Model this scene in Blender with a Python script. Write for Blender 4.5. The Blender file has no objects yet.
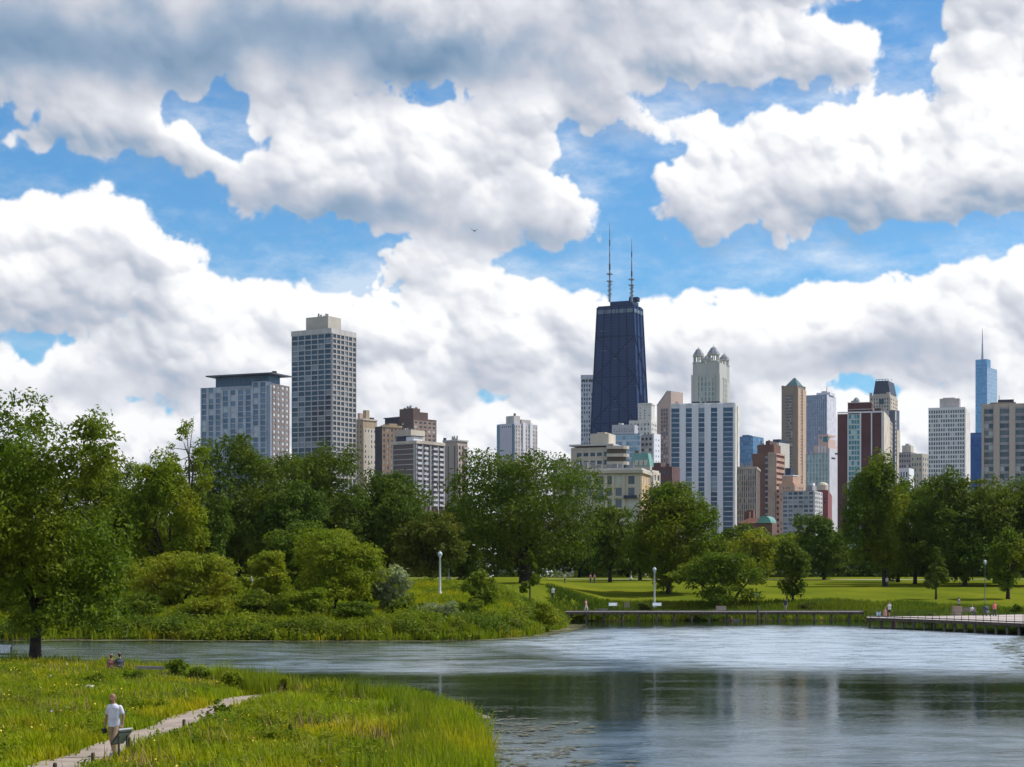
import bpy, bmesh, math, random
import numpy as np
from mathutils import Vector, Matrix
random.seed(7); rng = np.random.default_rng(11)
SC = bpy.context.scene; COL = SC.collection
R = math.radians
# ------------------------------------------------------------------ camera
F = 1770.0; CX = 512.0; HZ = 577.0; HC = 5.8          # focal length in pixels, horizon row, eye height over the water
cam = bpy.data.cameras.new('camera'); cam.lens = 36 * F / 1024; cam.sensor_width = 36
cam.shift_y = (HZ - 383.5) / 1024; cam.clip_start = 0.5; cam.clip_end = 60000
camo = bpy.data.objects.new('camera', cam); COL.objects.link(camo)
camo.location = (0, 0, HC); camo.rotation_euler = (R(90), 0, 0); SC.camera = camo
# ------------------------------------------------------------------ light
SUN_EL, SUN_AZ = 50.0, 78.0                            # degrees; azimuth clockwise from +Y (view direction) to the right
sd = Vector((math.sin(R(SUN_AZ)) * math.cos(R(SUN_EL)), math.cos(R(SUN_AZ)) * math.cos(R(SUN_EL)), math.sin(R(SUN_EL))))
sl = bpy.data.lights.new('sun', 'SUN'); sl.energy = 4.8; sl.angle = R(0.6); sl.color = (1.0, 0.955, 0.89)
so = bpy.data.objects.new('sun', sl); COL.objects.link(so); so.rotation_euler = sd.to_track_quat('Z', 'Y').to_euler()
SC.view_settings.view_transform = 'Standard'; SC.view_settings.look = 'None'; SC.view_settings.gamma = 1
SC.view_settings.exposure = 0.0; SC.view_settings.use_curve_mapping = False
SC.cycles.max_bounces = 6; SC.cycles.transparent_max_bounces = 6
# ------------------------------------------------------------------ node helper
class NT:
    def __init__(s, tree): s.t = tree; s.n = tree.nodes; s.l = tree.links
    def new(s, typ, **kw):
        nd = s.n.new(typ)
        for k, v in kw.items(): setattr(nd, k, v)
        return nd
    def set(s, sock, v):
        if isinstance(v, bpy.types.NodeSocket): s.l.new(v, sock)
        elif v is not None:
            if hasattr(sock.default_value, '__len__') and not hasattr(v, '__len__'): v = (v, v, v)
            if hasattr(v, '__len__') and len(sock.default_value) == 4 and len(v) == 3: v = (*v, 1)
            sock.default_value = v
    def m(s, op, a, b=None, c=None, clamp=False):
        nd = s.new('ShaderNodeMath', operation=op); nd.use_clamp = clamp
        for i, v in enumerate((a, b, c)):
            if v is not None: s.set(nd.inputs[i], v)
        return nd.outputs[0]
    def v(s, op, a, b=None, scale=None):
        nd = s.new('ShaderNodeVectorMath', operation=op); s.set(nd.inputs[0], a)
        if b is not None: s.set(nd.inputs[1], b)
        if scale is not None: s.set(nd.inputs['Scale'], scale)
        return nd.outputs['Value'] if op in ('DOT_PRODUCT', 'LENGTH', 'DISTANCE') else nd.outputs[0]
    def noise(s, vec, scale, detail=4, rough=0.5, dist=0.0, dims='2D'):
        nd = s.new('ShaderNodeTexNoise', noise_dimensions=dims); s.set(nd.inputs['Vector'], vec)
        nd.inputs['Scale'].default_value = scale; nd.inputs['Detail'].default_value = detail
        nd.inputs['Roughness'].default_value = rough; nd.inputs['Distortion'].default_value = dist
        return nd
    def mr(s, v, a, b, c=0.0, d=1.0, smooth=True):
        nd = s.new('ShaderNodeMapRange'); nd.interpolation_type = 'SMOOTHSTEP' if smooth else 'LINEAR'
        s.set(nd.inputs[0], v)
        for i, q in enumerate((a, b, c, d)): nd.inputs[i + 1].default_value = q
        return nd.outputs[0]
    def mix(s, f, a, b, blend='MIX'):
        nd = s.new('ShaderNodeMix', data_type='RGBA', blend_type=blend)
        s.set(nd.inputs[0], f); s.set(nd.inputs[6], a); s.set(nd.inputs[7], b); return nd.outputs[2]
    def ramp(s, f, stops):
        nd = s.new('ShaderNodeValToRGB'); e = nd.color_ramp.elements
        while len(e) < len(stops): e.new(0.5)
        for i, (p, c) in enumerate(stops): e[i].position = p; e[i].color = (*c, 1)
        s.set(nd.inputs[0], f); return nd.outputs[0]
# ------------------------------------------------------------------ world: Nishita sky with procedural clouds
def ang(px, py):                                       # pixel of the photo -> azimuth, elevation in degrees
    dx = px - CX; return math.degrees(math.atan2(dx, F)), math.degrees(math.atan2(HZ - py, math.hypot(F, dx)))
W = bpy.data.worlds.new('World'); SC.world = W; W.use_nodes = True
w = NT(W.node_tree); W.node_tree.nodes.clear()
geo = w.new('ShaderNodeTexCoord'); D = geo.outputs['Generated']
sx = w.new('ShaderNodeSeparateXYZ'); w.l.new(D, sx.inputs[0])
az = w.m('MULTIPLY', w.m('ARCTAN2', sx.outputs[0], sx.outputs[1]), 57.29578)
el = w.m('MULTIPLY', w.m('ARCSINE', sx.outputs[2]), 57.29578)
cb = w.new('ShaderNodeCombineXYZ'); w.l.new(az, cb.inputs[0]); w.l.new(el, cb.inputs[1]); P = cb.outputs[0]
# ------------------------------------------------------------------ clouds, grown puff by puff into a height field over azimuth/elevation
AZ0, AZ1, EL0, EL1, DEG = -25.0, 25.0, -1.5, 25.0, 30.9       # sector covered and samples per degree
CW, CH = int((AZ1 - AZ0) * DEG), int((EL1 - EL0) * DEG)
crng = np.random.default_rng(5)
yy, xx = np.mgrid[0:CH, 0:CW].astype(np.float32)              # row 0 = lowest elevation
fy = np.fft.fftfreq(CH)[:, None]; fx = np.fft.rfftfreq(CW)[None, :]; fr = np.sqrt(fx * fx + fy * fy)
def blur(a, s): return np.fft.irfft2(np.fft.rfft2(a) * np.exp(-2 * (np.pi * s * fr) ** 2), (CH, CW))
def fbm(beta, lo, ax=1.0):
    f = np.sqrt((fx * ax) ** 2 + fy ** 2); n = np.fft.rfft2(crng.standard_normal((CH, CW)))
    g = np.where(f > lo, (np.maximum(f, 1e-6)) ** (-beta), 0) ; a = np.fft.irfft2(n * g, (CH, CW)); return (a / a.std()).astype(np.float32)
def cpos(px, py):
    a = ang(px, py); return (a[0] - AZ0) * DEG, (a[1] - EL0) * DEG
n_big, n_mid, n_fin = fbm(1.9, .004), fbm(1.7, .012), fbm(1.45, .03)
WX, WY = xx + 9 * n_mid + 2 * n_fin, yy + 7 * fbm(1.7, .012) + 2 * n_fin
def field(items, wx=None, wy=None):
    wx = WX if wx is None else wx; wy = WY if wy is None else wy
    t = np.zeros((CH, CW), np.float32)
    for (px, py, rx, ry, rot, a) in items:
        c = cpos(px, py); co, si = math.cos(R(rot)), math.sin(R(rot)); dx, dy = wx - c[0], wy - c[1]
        t += a * np.exp(-(((dx * co + dy * si) / rx) ** 2 + ((dy * co - dx * si) / ry) ** 2))
    return t
#   px, py, rx, ry, rotation, strength
HOLES = [(55, 172, 150, 22, 0, 1.3), (10, 124, 46, 10, 0, 1.0), (222, 124, 42, 28, 0, 1.7), (160, 186, 60, 14, -8, .9), (195, 222, 50, 20, -25, 1.3), (262, 248, 95, 26, -12, 1.9), (340, 236, 70, 10, -4, 1.2),
         (418, 95, 50, 9, 4, 1.7), (592, 165, 22, 34, 0, 1.5), (628, 225, 26, 60, 0, 1.7), (560, 262, 70, 16, 0, 1.3), (700, 268, 120, 26, 0, 1.8), (870, 252, 150, 18, 4, 1.7), (1010, 236, 70, 10, 0, 1.2),
         (730, 100, 78, 15, 0, 1.9), (650, 150, 34, 18, 0, 1.2), (860, 88, 40, 9, 10, .9), (918, 70, 26, 26, 0, 1.4), (905, 40, 20, 22, 0, 1.2), (880, 6, 70, 12, 0, 1.7), (1100, 120, 60, 12, 0, 1), (-80, 200, 60, 30, 0, 1), (1150, 250, 70, 20, 0, 1.1), (-150, 60, 80, 30, 0, .9), (1200, 20, 90, 30, 0, 1.1),
         (25, 345, 45, 12, 0, .95), (885, 386, 70, 8, 0, .95), (505, 402, 46, 8, 0, .9), (150, 402, 40, 7, 0, .9), (500, -90, 200, 30, 6, 1.3), (860, -140, 160, 36, 0, 1.2), (150, -150, 150, 34, 0, 1.2)]
LUMPS = [(95, 131, 62, 12, 3, 1.4), (185, 154, 42, 14, -22, 1.3), (700, 290, 30, 10, 0, .3), (150, 200, 28, 16, 0, .9), (266, 112, 14, 30, 0, .7)]
DARK = [(80, 40, 330, 58, 2, 2.1), (420, 46, 170, 34, -10, 1.2), (620, 30, 130, 36, 10, .6), (440, 218, 170, 24, -6, 1.15), (330, 196, 80, 20, 0, .6), (560, 200, 40, 24, 0, .4), (130, 282, 60, 12, 0, .45), (150, 388, 170, 18, 0, .8), (40, 330, 90, 14, 0, .5), (300, 338, 60, 10, 0, .3),
        (890, 362, 120, 24, 0, 1.0), (880, 196, 170, 14, 5, .3), (700, 222, 100, 9, 0, .3), (470, 385, 90, 16, 0, .45), (480, 310, 60, 12, 0, .35), (760, 350, 50, 14, 0, .4), (960, 290, 60, 12, 0, .4), (690, 395, 60, 12, 0, .4), (985, 60, 50, 14, 0, .3),
        (60, 400, 60, 12, 0, .35), (400, 420, 80, 10, 0, .3)]
hole = field(HOLES) - field(LUMPS)
C = 1.0 - hole + .10 * n_big                                   # coverage: cloud where C > .5
C[C > 1.3] = 1.3
dark = field(DARK, xx + 12 * n_mid, yy + 9 * n_big)
Z = np.full((CH, CW), -60.0, np.float32)
sol = np.zeros((CH, CW), np.float32)
cumul = np.clip(1 - .8 * dark, .15, 1)
for (rad, n, thr) in ((34, 420, .86), (20, 1500, .74), (11, 5200, .63), (6, 15000, .56), (3.4, 34000, .51), (2.2, 40000, .48)):
    xs = crng.integers(0, CW, n); ys = crng.integers(0, CH, n); keep = (C[ys, xs] > thr)
    for x, y, q, k in zip(xs[keep], ys[keep], crng.random(keep.sum()), crng.random(keep.sum())):
        r = rad * (.65 + .7 * q) * (.8 + .2 * cumul[y, x]); ri = int(r) + 1
        a0, a1, b0, b1 = max(0, y - ri), min(CH, y + ri + 1), max(0, x - ri), min(CW, x + ri + 1)
        d2 = (xx[a0:a1, b0:b1] - x) ** 2 * .85 + ((yy[a0:a1, b0:b1] - y) * 1.12) ** 2
        base = max(Z[y, x], -20) if rad < 30 else -10 + 26 * k
        h = base + (np.sqrt(np.maximum(r * r - d2, 0)) - r * .45) * .8
        m = d2 < r * r
        Z[a0:a1, b0:b1] = np.where(m, np.maximum(Z[a0:a1, b0:b1], h), Z[a0:a1, b0:b1])
        S = sol[a0:a1, b0:b1]; np.maximum(S, np.clip(1.6 * (1 - d2 / (r * r)), 0, 1), out=S)
Zc = np.maximum(Z, -25)
def lam(z, k):
    gy, gx = np.gradient(z); nz = 1 / np.sqrt(gx * gx * k * k + gy * gy * k * k + 1)
    return (-gx * k * .42 - gy * k * .72 + .55) * nz
Zf = Zc + .9 * n_fin + 2.0 * n_mid
l0 = lam(blur(Zf, 1.2), .8); l1 = lam(blur(Zc, 4.0), 1.1); l2 = lam(blur(Zc, 14.0), 2.6)
soft = np.clip(dark * 1.0, 0, 1)                               # overcast undersides are smoother
br = .905 + (.09 * (l0 - .55) + .15 * (l1 - .55) + .14 * (l2 - .55)) * (1 - .75 * soft)
Cs = blur(np.clip(C, 0, 1.15), 7); sh = 24
below = np.roll(Cs, sh, 0); above = np.roll(Cs, -sh, 0); br += .26 * np.clip(below - above, -1, .7)
edge_up = blur(sol, 14); br += .22 * np.clip(.95 - edge_up, 0, .6)
br += .025 * n_big + .012 * n_mid - .34 * dark
sol *= np.clip((blur(C, 4) - .34) * 5 + .15 * n_fin, 0, 1)
rough = np.clip(.5 + .4 * n_big - .4 * np.clip(l2, 0, 1), .42, 1)          # some rims are crisp heads, others fray
s_soft = blur(sol, 6.5); s_hard = blur(sol, 1.2)
al = np.clip((s_hard * (1 - rough) + s_soft * rough) * 1.35 + rough * (.16 * n_fin + .12 * n_mid) * np.clip(s_soft * 3, 0, 1) - .10, 0, 1)
al = np.maximum(al, np.clip((blur(C, 2) - .62) * 6, 0, 1))
wisp = np.clip((blur(C, 5) - .36 + .10 * n_mid + .10 * n_fin) * 2.2, 0, 1)
wsel = np.clip(.35 + .5 * fbm(1.9, .004, 1.0), 0, 1)
al = np.maximum(al, wisp * (.25 + .75 * wsel) * .8)
thin = np.clip(.22 + .12 * fbm(2.0, .004, 3.0) + .05 * fbm(1.5, .02, 2.5), 0, .5)   # thin high veil in the gaps
al = np.maximum(al, thin)
al = al * al * (3 - 2 * al)
br = np.clip(.6 * br + .4 * blur(br, 2.0), 0, 1)
img = bpy.data.images.new('cloud_cover', CW, CH, alpha=False, float_buffer=True); img.colorspace_settings.name = 'Non-Color'
buf = np.ones((CH, CW, 4), np.float32); buf[..., 0] = br; buf[..., 1] = al; buf[..., 2] = 0
img.pixels.foreach_set(buf.ravel()); img.update(); img.pack()
tex = w.new('ShaderNodeTexImage'); tex.image = img; tex.extension = 'EXTEND'; tex.interpolation = 'Linear'
uv = w.new('ShaderNodeCombineXYZ'); w.l.new(w.m('DIVIDE', w.m('SUBTRACT', az, AZ0), AZ1 - AZ0), uv.inputs[0]); w.l.new(w.m('DIVIDE', w.m('SUBTRACT', el, EL0), EL1 - EL0), uv.inputs[1])
w.l.new(uv.outputs[0], tex.inputs[0])
sc_ = w.new('ShaderNodeSeparateColor'); w.l.new(tex.outputs[0], sc_.inputs[0])
inside = w.m('MULTIPLY', w.mr(w.m('ABSOLUTE', az), 21, 24.5, 1, 0), w.mr(el, 21, 24.5, 1, 0))
g1 = w.noise(D, 3.2, 4, 0.55, dims='3D').outputs[0]                       # the rest of the dome: broken cumulus
gal = w.mr(g1, .44, .54); gbr = w.mr(w.noise(D, 5.5, 3, .5, dims='3D').outputs[0], .3, .65, .45, 1.0)
alv = w.mix(inside, gal, sc_.outputs[1]); brv = w.mix(inside, gbr, sc_.outputs[0])
ccol = w.ramp(brv, [(0.0, (.15, .27, .43)), (.3, (.33, .43, .57)), (.55, (.58, .61, .69)), (.80, (.80, .82, .87)), (1.0, (1.04, 1.04, 1.04))])
sky = w.new('ShaderNodeTexSky', sky_type='NISHITA'); sky.sun_disc = False
sky.sun_elevation = R(SUN_EL); sky.sun_rotation = R(SUN_AZ); sky.air_density = 1.0; sky.dust_density = 0.3; sky.ozone_density = 2.0
skyc = w.v('MULTIPLY', sky.outputs[0], (.55, 1.06, 1.38))
final = w.mix(alv, skyc, w.v('SCALE', ccol, scale=10.0))
bg = w.new('ShaderNodeBackground'); w.l.new(final, bg.inputs[0]); bg.inputs[1].default_value = 0.1
wo = w.new('ShaderNodeOutputWorld'); w.l.new(bg.outputs[0], wo.inputs[0])
W.cycles.sampling_method = 'MANUAL'; W.cycles.sample_map_resolution = 1024
# ------------------------------------------------------------------ mesh helpers
def at(px, py, Y):                                     # point at distance Y seen at a pixel of the photo
    return Vector(((px - CX) / F * Y, Y, HC + (HZ - py) / F * Y))
def ground_at(px, py, z=0.0):                          # point on the level z seen at a pixel
    Y = (HC - z) * F / (py - HZ); return Vector(((px - CX) / F * Y, Y, z))
def tag(o, label=None, cat=None, group=None, kind=None):
    if label: o['label'] = label
    if cat: o['category'] = cat
    if group: o['group'] = group
    if kind: o['kind'] = kind
    return o
def empty(name, loc, rz=0.0):
    o = bpy.data.objects.new(name, None); COL.objects.link(o); o.location = loc; o.rotation_euler = (0, 0, rz); o.empty_display_size = .5; return o
class MB:
    def __init__(s): s.v = []; s.f = []; s.t = []
    def add(s, vs, fs, t=0.0):
        n = len(s.v); s.v += [tuple(q) for q in vs]; s.f += [tuple(i + n for i in q) for q in fs]; s.t += [t] * len(vs); return s
    def box(s, x0, x1, y0, y1, z0, z1, t=0.0):
        return s.add([(x0, y0, z0), (x1, y0, z0), (x1, y1, z0), (x0, y1, z0), (x0, y0, z1), (x1, y0, z1), (x1, y1, z1), (x0, y1, z1)],
                     [(0, 3, 2, 1), (4, 5, 6, 7), (0, 1, 5, 4), (1, 2, 6, 5), (2, 3, 7, 6), (3, 0, 4, 7)], t)
    def frustum(s, b, tp, z0, z1):                     # b, tp = (x0, x1, y0, y1)
        return s.add([(b[0], b[2], z0), (b[1], b[2], z0), (b[1], b[3], z0), (b[0], b[3], z0), (tp[0], tp[2], z1), (tp[1], tp[2], z1), (tp[1], tp[3], z1), (tp[0], tp[3], z1)],
                     [(0, 3, 2, 1), (4, 5, 6, 7), (0, 1, 5, 4), (1, 2, 6, 5), (2, 3, 7, 6), (3, 0, 4, 7)])
    def rings(s, rs, cap=True, t=0.0):                 # list of equally long vertex rings
        n = len(rs[0]); vs = [p for r in rs for p in r]; fs = []
        for k in range(len(rs) - 1):
            for i in range(n):
                j = (i + 1) % n; fs.append((k * n + i, k * n + j, (k + 1) * n + j, (k + 1) * n + i))
        if cap: fs.append(tuple(reversed(range(n)))); fs.append(tuple(range((len(rs) - 1) * n, len(rs) * n)))
        return s.add(vs, fs, t)
    def tube(s, pts, rad, n=8, sy=1.0, t=0.0):         # tapered tube along points; rad a number or list
        pts = [Vector(p) for p in pts]
        if not hasattr(rad, '__len__'): rad = [rad] * len(pts)
        rs = []; ref = None
        for i, p in enumerate(pts):
            d = (pts[min(i + 1, len(pts) - 1)] - pts[max(i - 1, 0)]).normalized()
            if ref is None: ref = Vector((0, 1, 0)) if abs(d.y) < .8 else Vector((1, 0, 0))
            a = d.cross(ref).normalized(); b = d.cross(a).normalized(); ref = -b if False else ref
            rs.append([p + a * (math.cos(2 * math.pi * k / n) * rad[i]) + b * (math.sin(2 * math.pi * k / n) * rad[i] * sy) for k in range(n)])
        return s.rings(rs, t=t)
    def lathe(s, c, prof, n=12, t=0.0):                # prof = [(r, z)]
        return s.rings([[(c[0] + r * math.cos(2 * math.pi * k / n), c[1] + r * math.sin(2 * math.pi * k / n), c[2] + z) for k in range(n)] for r, z in prof], t=t)
    def ball(s, c, rx, ry=None, rz=None, n=10, m=7, t=0.0):
        ry = ry or rx; rz = rz or rx; rs = []
        for j in range(m + 1):
            a = math.pi * (j / m - .5); q = max(math.cos(a), .02)
            rs.append([(c[0] + rx * q * math.cos(2 * math.pi * k / n), c[1] + ry * q * math.sin(2 * math.pi * k / n), c[2] + rz * math.sin(a)) for k in range(n)])
        return s.rings(rs, t=t)
    def prism(s, poly, z0, z1):                        # poly counter-clockwise (x, y)
        n = len(poly); return s.add([(x, y, z0) for x, y in poly] + [(x, y, z1) for x, y in poly],
                                    [tuple(reversed(range(n))), tuple(range(n, 2 * n))] + [(i, (i + 1) % n, n + (i + 1) % n, n + i) for i in range(n)])
    def build(s, name, mat, parent=None, smooth=False):
        me = bpy.data.meshes.new(name); me.from_pydata(s.v, [], s.f); me.materials.append(mat)
        at_ = me.attributes.new('tint', 'FLOAT', 'POINT'); at_.data.foreach_set('value', s.t)
        if smooth: me.shade_smooth()
        o = bpy.data.objects.new(name, me); COL.objects.link(o)
        if parent: o.parent = parent
        return o
def np_mesh(name, V, Fc, mat, tint=None, parent=None, smooth=False):    # V (n,3), Fc (m,k)
    me = bpy.data.meshes.new(name); n, (m, k) = len(V), Fc.shape
    me.vertices.add(n); me.vertices.foreach_set('co', np.ascontiguousarray(V, np.float32).ravel())
    me.loops.add(m * k); me.loops.foreach_set('vertex_index', np.ascontiguousarray(Fc, np.int32).ravel())
    me.polygons.add(m); me.polygons.foreach_set('loop_start', np.arange(0, m * k, k, dtype=np.int32))
    me.polygons.foreach_set('use_smooth', np.full(m, smooth))
    me.update(calc_edges=True); me.materials.append(mat)
    if tint is not None: me.attributes.new('tint', 'FLOAT', 'POINT').data.foreach_set('value', tint.astype(np.float32))
    o = bpy.data.objects.new(name, me); COL.objects.link(o)
    if parent: o.parent = parent
    return o
# ------------------------------------------------------------------ materials
MC = {}
def mat(name, col, rough=.75, metal=0.0, spec=.4, var=.12, scale=.15, bump=0.0, col2=None, streak=False):
    if name in MC: return MC[name]
    m = bpy.data.materials.new(name); m.use_nodes = True; t = NT(m.node_tree); b = t.n['Principled BSDF']
    tc = t.new('ShaderNodeTexCoord').outputs['Object']
    if streak: tc = t.v('MULTIPLY', tc, (1, 1, .08))
    nz = t.noise(tc, scale, 5, .6, dims='3D').outputs[0]
    f = t.mr(nz, .3, .7)
    c2 = col2 or tuple(c * (1 - var * 2.2) for c in col); c1 = tuple(min(c * (1 + var * .6), 1) for c in col)
    t.l.new(t.mix(f, c2, c1), b.inputs['Base Color']); b.inputs['Roughness'].default_value = rough
    b.inputs['Metallic'].default_value = metal; b.inputs['Specular IOR Level'].default_value = spec
    if bump:
        bp = t.new('ShaderNodeBump'); bp.inputs['Strength'].default_value = bump; t.l.new(t.noise(tc, scale * 30, 4, .6, dims='3D').outputs[0], bp.inputs['Height']); t.l.new(bp.outputs[0], b.inputs['Normal'])
    MC[name] = m; return m
def brick(name, a, b_, mortar, sc=1.0, lo=.65):
    if name in MC: return MC[name]
    m = bpy.data.materials.new(name); m.use_nodes = True; t = NT(m.node_tree); b = t.n['Principled BSDF']
    o = t.new('ShaderNodeTexCoord').outputs['Object']; s_ = t.new('ShaderNodeSeparateXYZ'); t.l.new(o, s_.inputs[0])
    c = t.new('ShaderNodeCombineXYZ'); t.l.new(t.m('ADD', s_.outputs[0], s_.outputs[1]), c.inputs[0]); t.l.new(s_.outputs[2], c.inputs[1])
    bk = t.new('ShaderNodeTexBrick'); t.l.new(c.outputs[0], bk.inputs['Vector']); bk.inputs['Scale'].default_value = sc
    for i, q in enumerate((a, b_, mortar)): bk.inputs[1 + i].default_value = (*q, 1)
    nz = t.noise(o, .12, 5, .6, dims='3D').outputs[0]
    t.l.new(t.mix(t.mr(nz, .3, .7, lo, 1.0), (0.02, 0.015, 0.01), bk.outputs[0]), b.inputs['Base Color']); b.inputs['Roughness'].default_value = .85
    MC[name] = m; return m
def glass(name, dark, light, blind=(.5, .5, .47), pb=.12, rough=.12, metal=.0, spec=.6):
    if name in MC: return MC[name]
    m = bpy.data.materials.new(name); m.use_nodes = True; t = NT(m.node_tree); b = t.n['Principled BSDF']
    oi = t.new('ShaderNodeObjectInfo').outputs['Random']; a = t.new('ShaderNodeAttribute'); a.attribute_name = 'tint'
    r = t.m('FRACT', t.m('ADD', t.m('MULTIPLY', oi, 7.31), a.outputs['Fac']))
    r2 = t.m('FRACT', t.m('MULTIPLY', r, 13.7))
    c = t.mix(r, dark, light); c = t.mix(t.m('LESS_THAN', r2, pb), c, blind)
    t.l.new(c, b.inputs['Base Color']); b.inputs['Roughness'].default_value = rough; b.inputs['Metallic'].default_value = metal; b.inputs['Specular IOR Level'].default_value = spec
    MC[name] = m; return m
def leafmat(name, dark, light, yel, trans=.35, nscale=.25):
    if name in MC: return MC[name]
    m = bpy.data.materials.new(name); m.use_nodes = True; t = NT(m.node_tree); b = t.n['Principled BSDF']; out = t.n['Material Output']
    a = t.new('ShaderNodeAttribute'); a.attribute_name = 'tint'
    g = t.new('ShaderNodeNewGeometry'); nz = t.noise(g.outputs['Position'], nscale, 3, .6, dims='3D').outputs[0]
    c = t.mix(a.outputs['Fac'], dark, light); c = t.mix(t.mr(nz, .42, .70, 0, .7), c, yel)
    t.l.new(c, b.inputs['Base Color']); b.inputs['Roughness'].default_value = .6; b.inputs['Specular IOR Level'].default_value = .12
    tr = t.new('ShaderNodeBsdfTranslucent'); t.l.new(t.mix(1.0, c, (1.25, 1.3, .5), 'MULTIPLY'), tr.inputs[0])
    mx = t.new('ShaderNodeMixShader'); mx.inputs[0].default_value = trans; t.l.new(b.outputs[0], mx.inputs[1]); t.l.new(tr.outputs[0], mx.inputs[2]); t.l.new(mx.outputs[0], out.inputs[0])
    MC[name] = m; return m
# ------------------------------------------------------------------ pond outline, terrain, water
NEAR = [(-400, 677), (-60, 677), (60, 676), (130, 678), (200, 685), (300, 703), (380, 711), (440, 719), (468, 730), (480, 748), (486, 767), (492, 800)]
FAR = [(-400, 641), (-60, 640), (200, 640), (300, 641), (400, 641), (480, 640), (530, 636), (556, 630), (564, 625.5), (556, 621.5), (700, 620.4), (866, 620.4), (930, 622.5), (1010, 624), (1060, 628), (1200, 640)]
pond = [tuple(ground_at(*p).xy) for p in NEAR] + [(-4, 30), (-14, 14), (-14, -6), (60, -6), (92, 60)] + [tuple(ground_at(*p).xy) for p in reversed(FAR)]
pa = np.array(pond); pb_ = np.roll(pa, -1, 0)
def pond_sd(x, y):                                     # signed distance, negative in the water
    x = np.asarray(x, float); y = np.asarray(y, float); d = np.full(x.shape, 1e9); ins = np.zeros(x.shape, bool)
    for (ax, ay), (bx, by) in zip(pa, pb_):
        ex, ey = bx - ax, by - ay; t = np.clip(((x - ax) * ex + (y - ay) * ey) / (ex * ex + ey * ey), 0, 1)
        d = np.minimum(d, np.hypot(x - ax - t * ex, y - ay - t * ey))
        if by != ay: ins ^= ((ay > y) != (by > y)) & (x < ex * (y - ay) / ey + ax)
    return np.where(ins, -d, d)
def ss(a, b, x): t = np.clip((x - a) / (b - a), 0, 1); return t * t * (3 - 2 * t)
def zg(x, y):
    x = np.asarray(x, float); y = np.asarray(y, float); d = pond_sd(x, y)
    land = .5 * ss(0, 2.5, d) + .15 * ss(2, 9, d)
    right = np.interp(y, [0, 160, 225, 240, 265, 290, 350, 420, 9000], [0, 0, .25, .9, 2.0, 3.4, 4.6, 5.15, 5.3])
    left = np.interp(y, [0, 160, 175, 200, 225, 290, 350, 420, 9000], [0, 0, .9, 2.6, 3.9, 4.5, 4.9, 5.2, 5.3])
    k = ss(2, 16, x); ex = (left * (1 - k) + right * k) * ss(0, 12, d)
    bump = .06 * np.sin(x * .9 + 1.3 * np.sin(y * .31)) * np.sin(y * .7)
    return np.where(d < 0, np.maximum(d * .35, -1.2), land + ex + bump * ss(0, 3, d) * (y < 330))
def gz(x, y): return float(zg(np.array([x]), np.array([y]))[0])
def axis(fine0, fine1, st, far, gr=1.16):
    a = list(np.arange(fine0, fine1 + st, st)); s = st
    while a[-1] < far: s *= gr; a.append(a[-1] + s)
    s = st
    while a[0] > -far: s *= gr; a.insert(0, a[0] - s)
    return np.array(a)
gx = axis(-75, 80, .9, 14000); gy = axis(20, 300, .9, 14000)
GX, GY = np.meshgrid(gx, gy); GZ = zg(GX, GY); nx_, ny_ = len(gx), len(gy)
V = np.stack([GX.ravel(), GY.ravel(), GZ.ravel()], 1); I = np.arange(nx_ * ny_).reshape(ny_, nx_)
Q = np.stack([I[:-1, :-1].ravel(), I[:-1, 1:].ravel(), I[1:, 1:].ravel(), I[1:, :-1].ravel()], 1)
m = bpy.data.materials.new('park_turf'); m.use_nodes = True; t = NT(m.node_tree); b = t.n['Principled BSDF']
g = t.new('ShaderNodeNewGeometry').outputs['Position']; n1 = t.noise(g, .06, 5, .6, dims='3D').outputs[0]; n2 = t.noise(g, 1.3, 6, .7, dims='3D').outputs[0]
c = t.ramp(n1, [(.3, (.072, .100, .010)), (.5, (.125, .148, .012)), (.7, (.185, .185, .016))])
c = t.mix(t.mr(n2, .35, .7, 0, .5), c, (.085, .11, .009))
s_ = t.new('ShaderNodeSeparateXYZ'); t.l.new(g, s_.inputs[0])
c = t.mix(t.mr(s_.outputs[2], .05, .35, 1, 0), c, (.045, .038, .022))
c = t.mix(t.mr(s_.outputs[1], 440, 520, 0, 1), c, (.16, .16, .15))          # city blocks begin behind the park
t.l.new(c, b.inputs['Base Color']); b.inputs['Roughness'].default_value = .95; b.inputs['Specular IOR Level'].default_value = .0
tag(np_mesh('ground', V, Q, m, smooth=True), kind='structure')
# water: ripples come and go in wind patches placed on the pond
m = bpy.data.materials.new('pond_water'); m.use_nodes = True; t = NT(m.node_tree); b = t.n['Principled BSDF']
g = t.new('ShaderNodeNewGeometry').outputs['Position']; s_ = t.new('ShaderNodeSeparateXYZ'); t.l.new(g, s_.inputs[0]); X_, Y_ = s_.outputs[0], s_.outputs[1]
gw = t.v('ADD', g, t.v('SCALE', t.v('SUBTRACT', t.noise(g, .05, 3, .6, dims='3D').outputs['Color'], (.5, .5, .5)), scale=9))
def patch(cx, cy, rx, ry, lo=1.15, hi=.8, rot=0):
    mp = t.new('ShaderNodeMapping', vector_type='TEXTURE'); t.l.new(gw, mp.inputs[0]); mp.inputs[1].default_value = (cx, cy, 0); mp.inputs[2].default_value = (0, 0, rot); mp.inputs[3].default_value = (rx, ry, 1e5)
    return t.mr(t.v('LENGTH', mp.outputs[0]), lo, hi, 0, 1)
def U(a, b_): return t.m('MAXIMUM', a, b_)
windy = U(patch(31, 156, 36, 54, 1.22, .68), t.m('MULTIPLY', patch(-28, 138, 52, 26, 1.2, .5), .55))
windy = U(windy, t.m('MULTIPLY', patch(-6, 116, 26, 12, 1.3, .4), .6))
windy = U(windy, t.m('MULTIPLY', patch(14, 50, 30, 21, 1.3, .6), .5))
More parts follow.
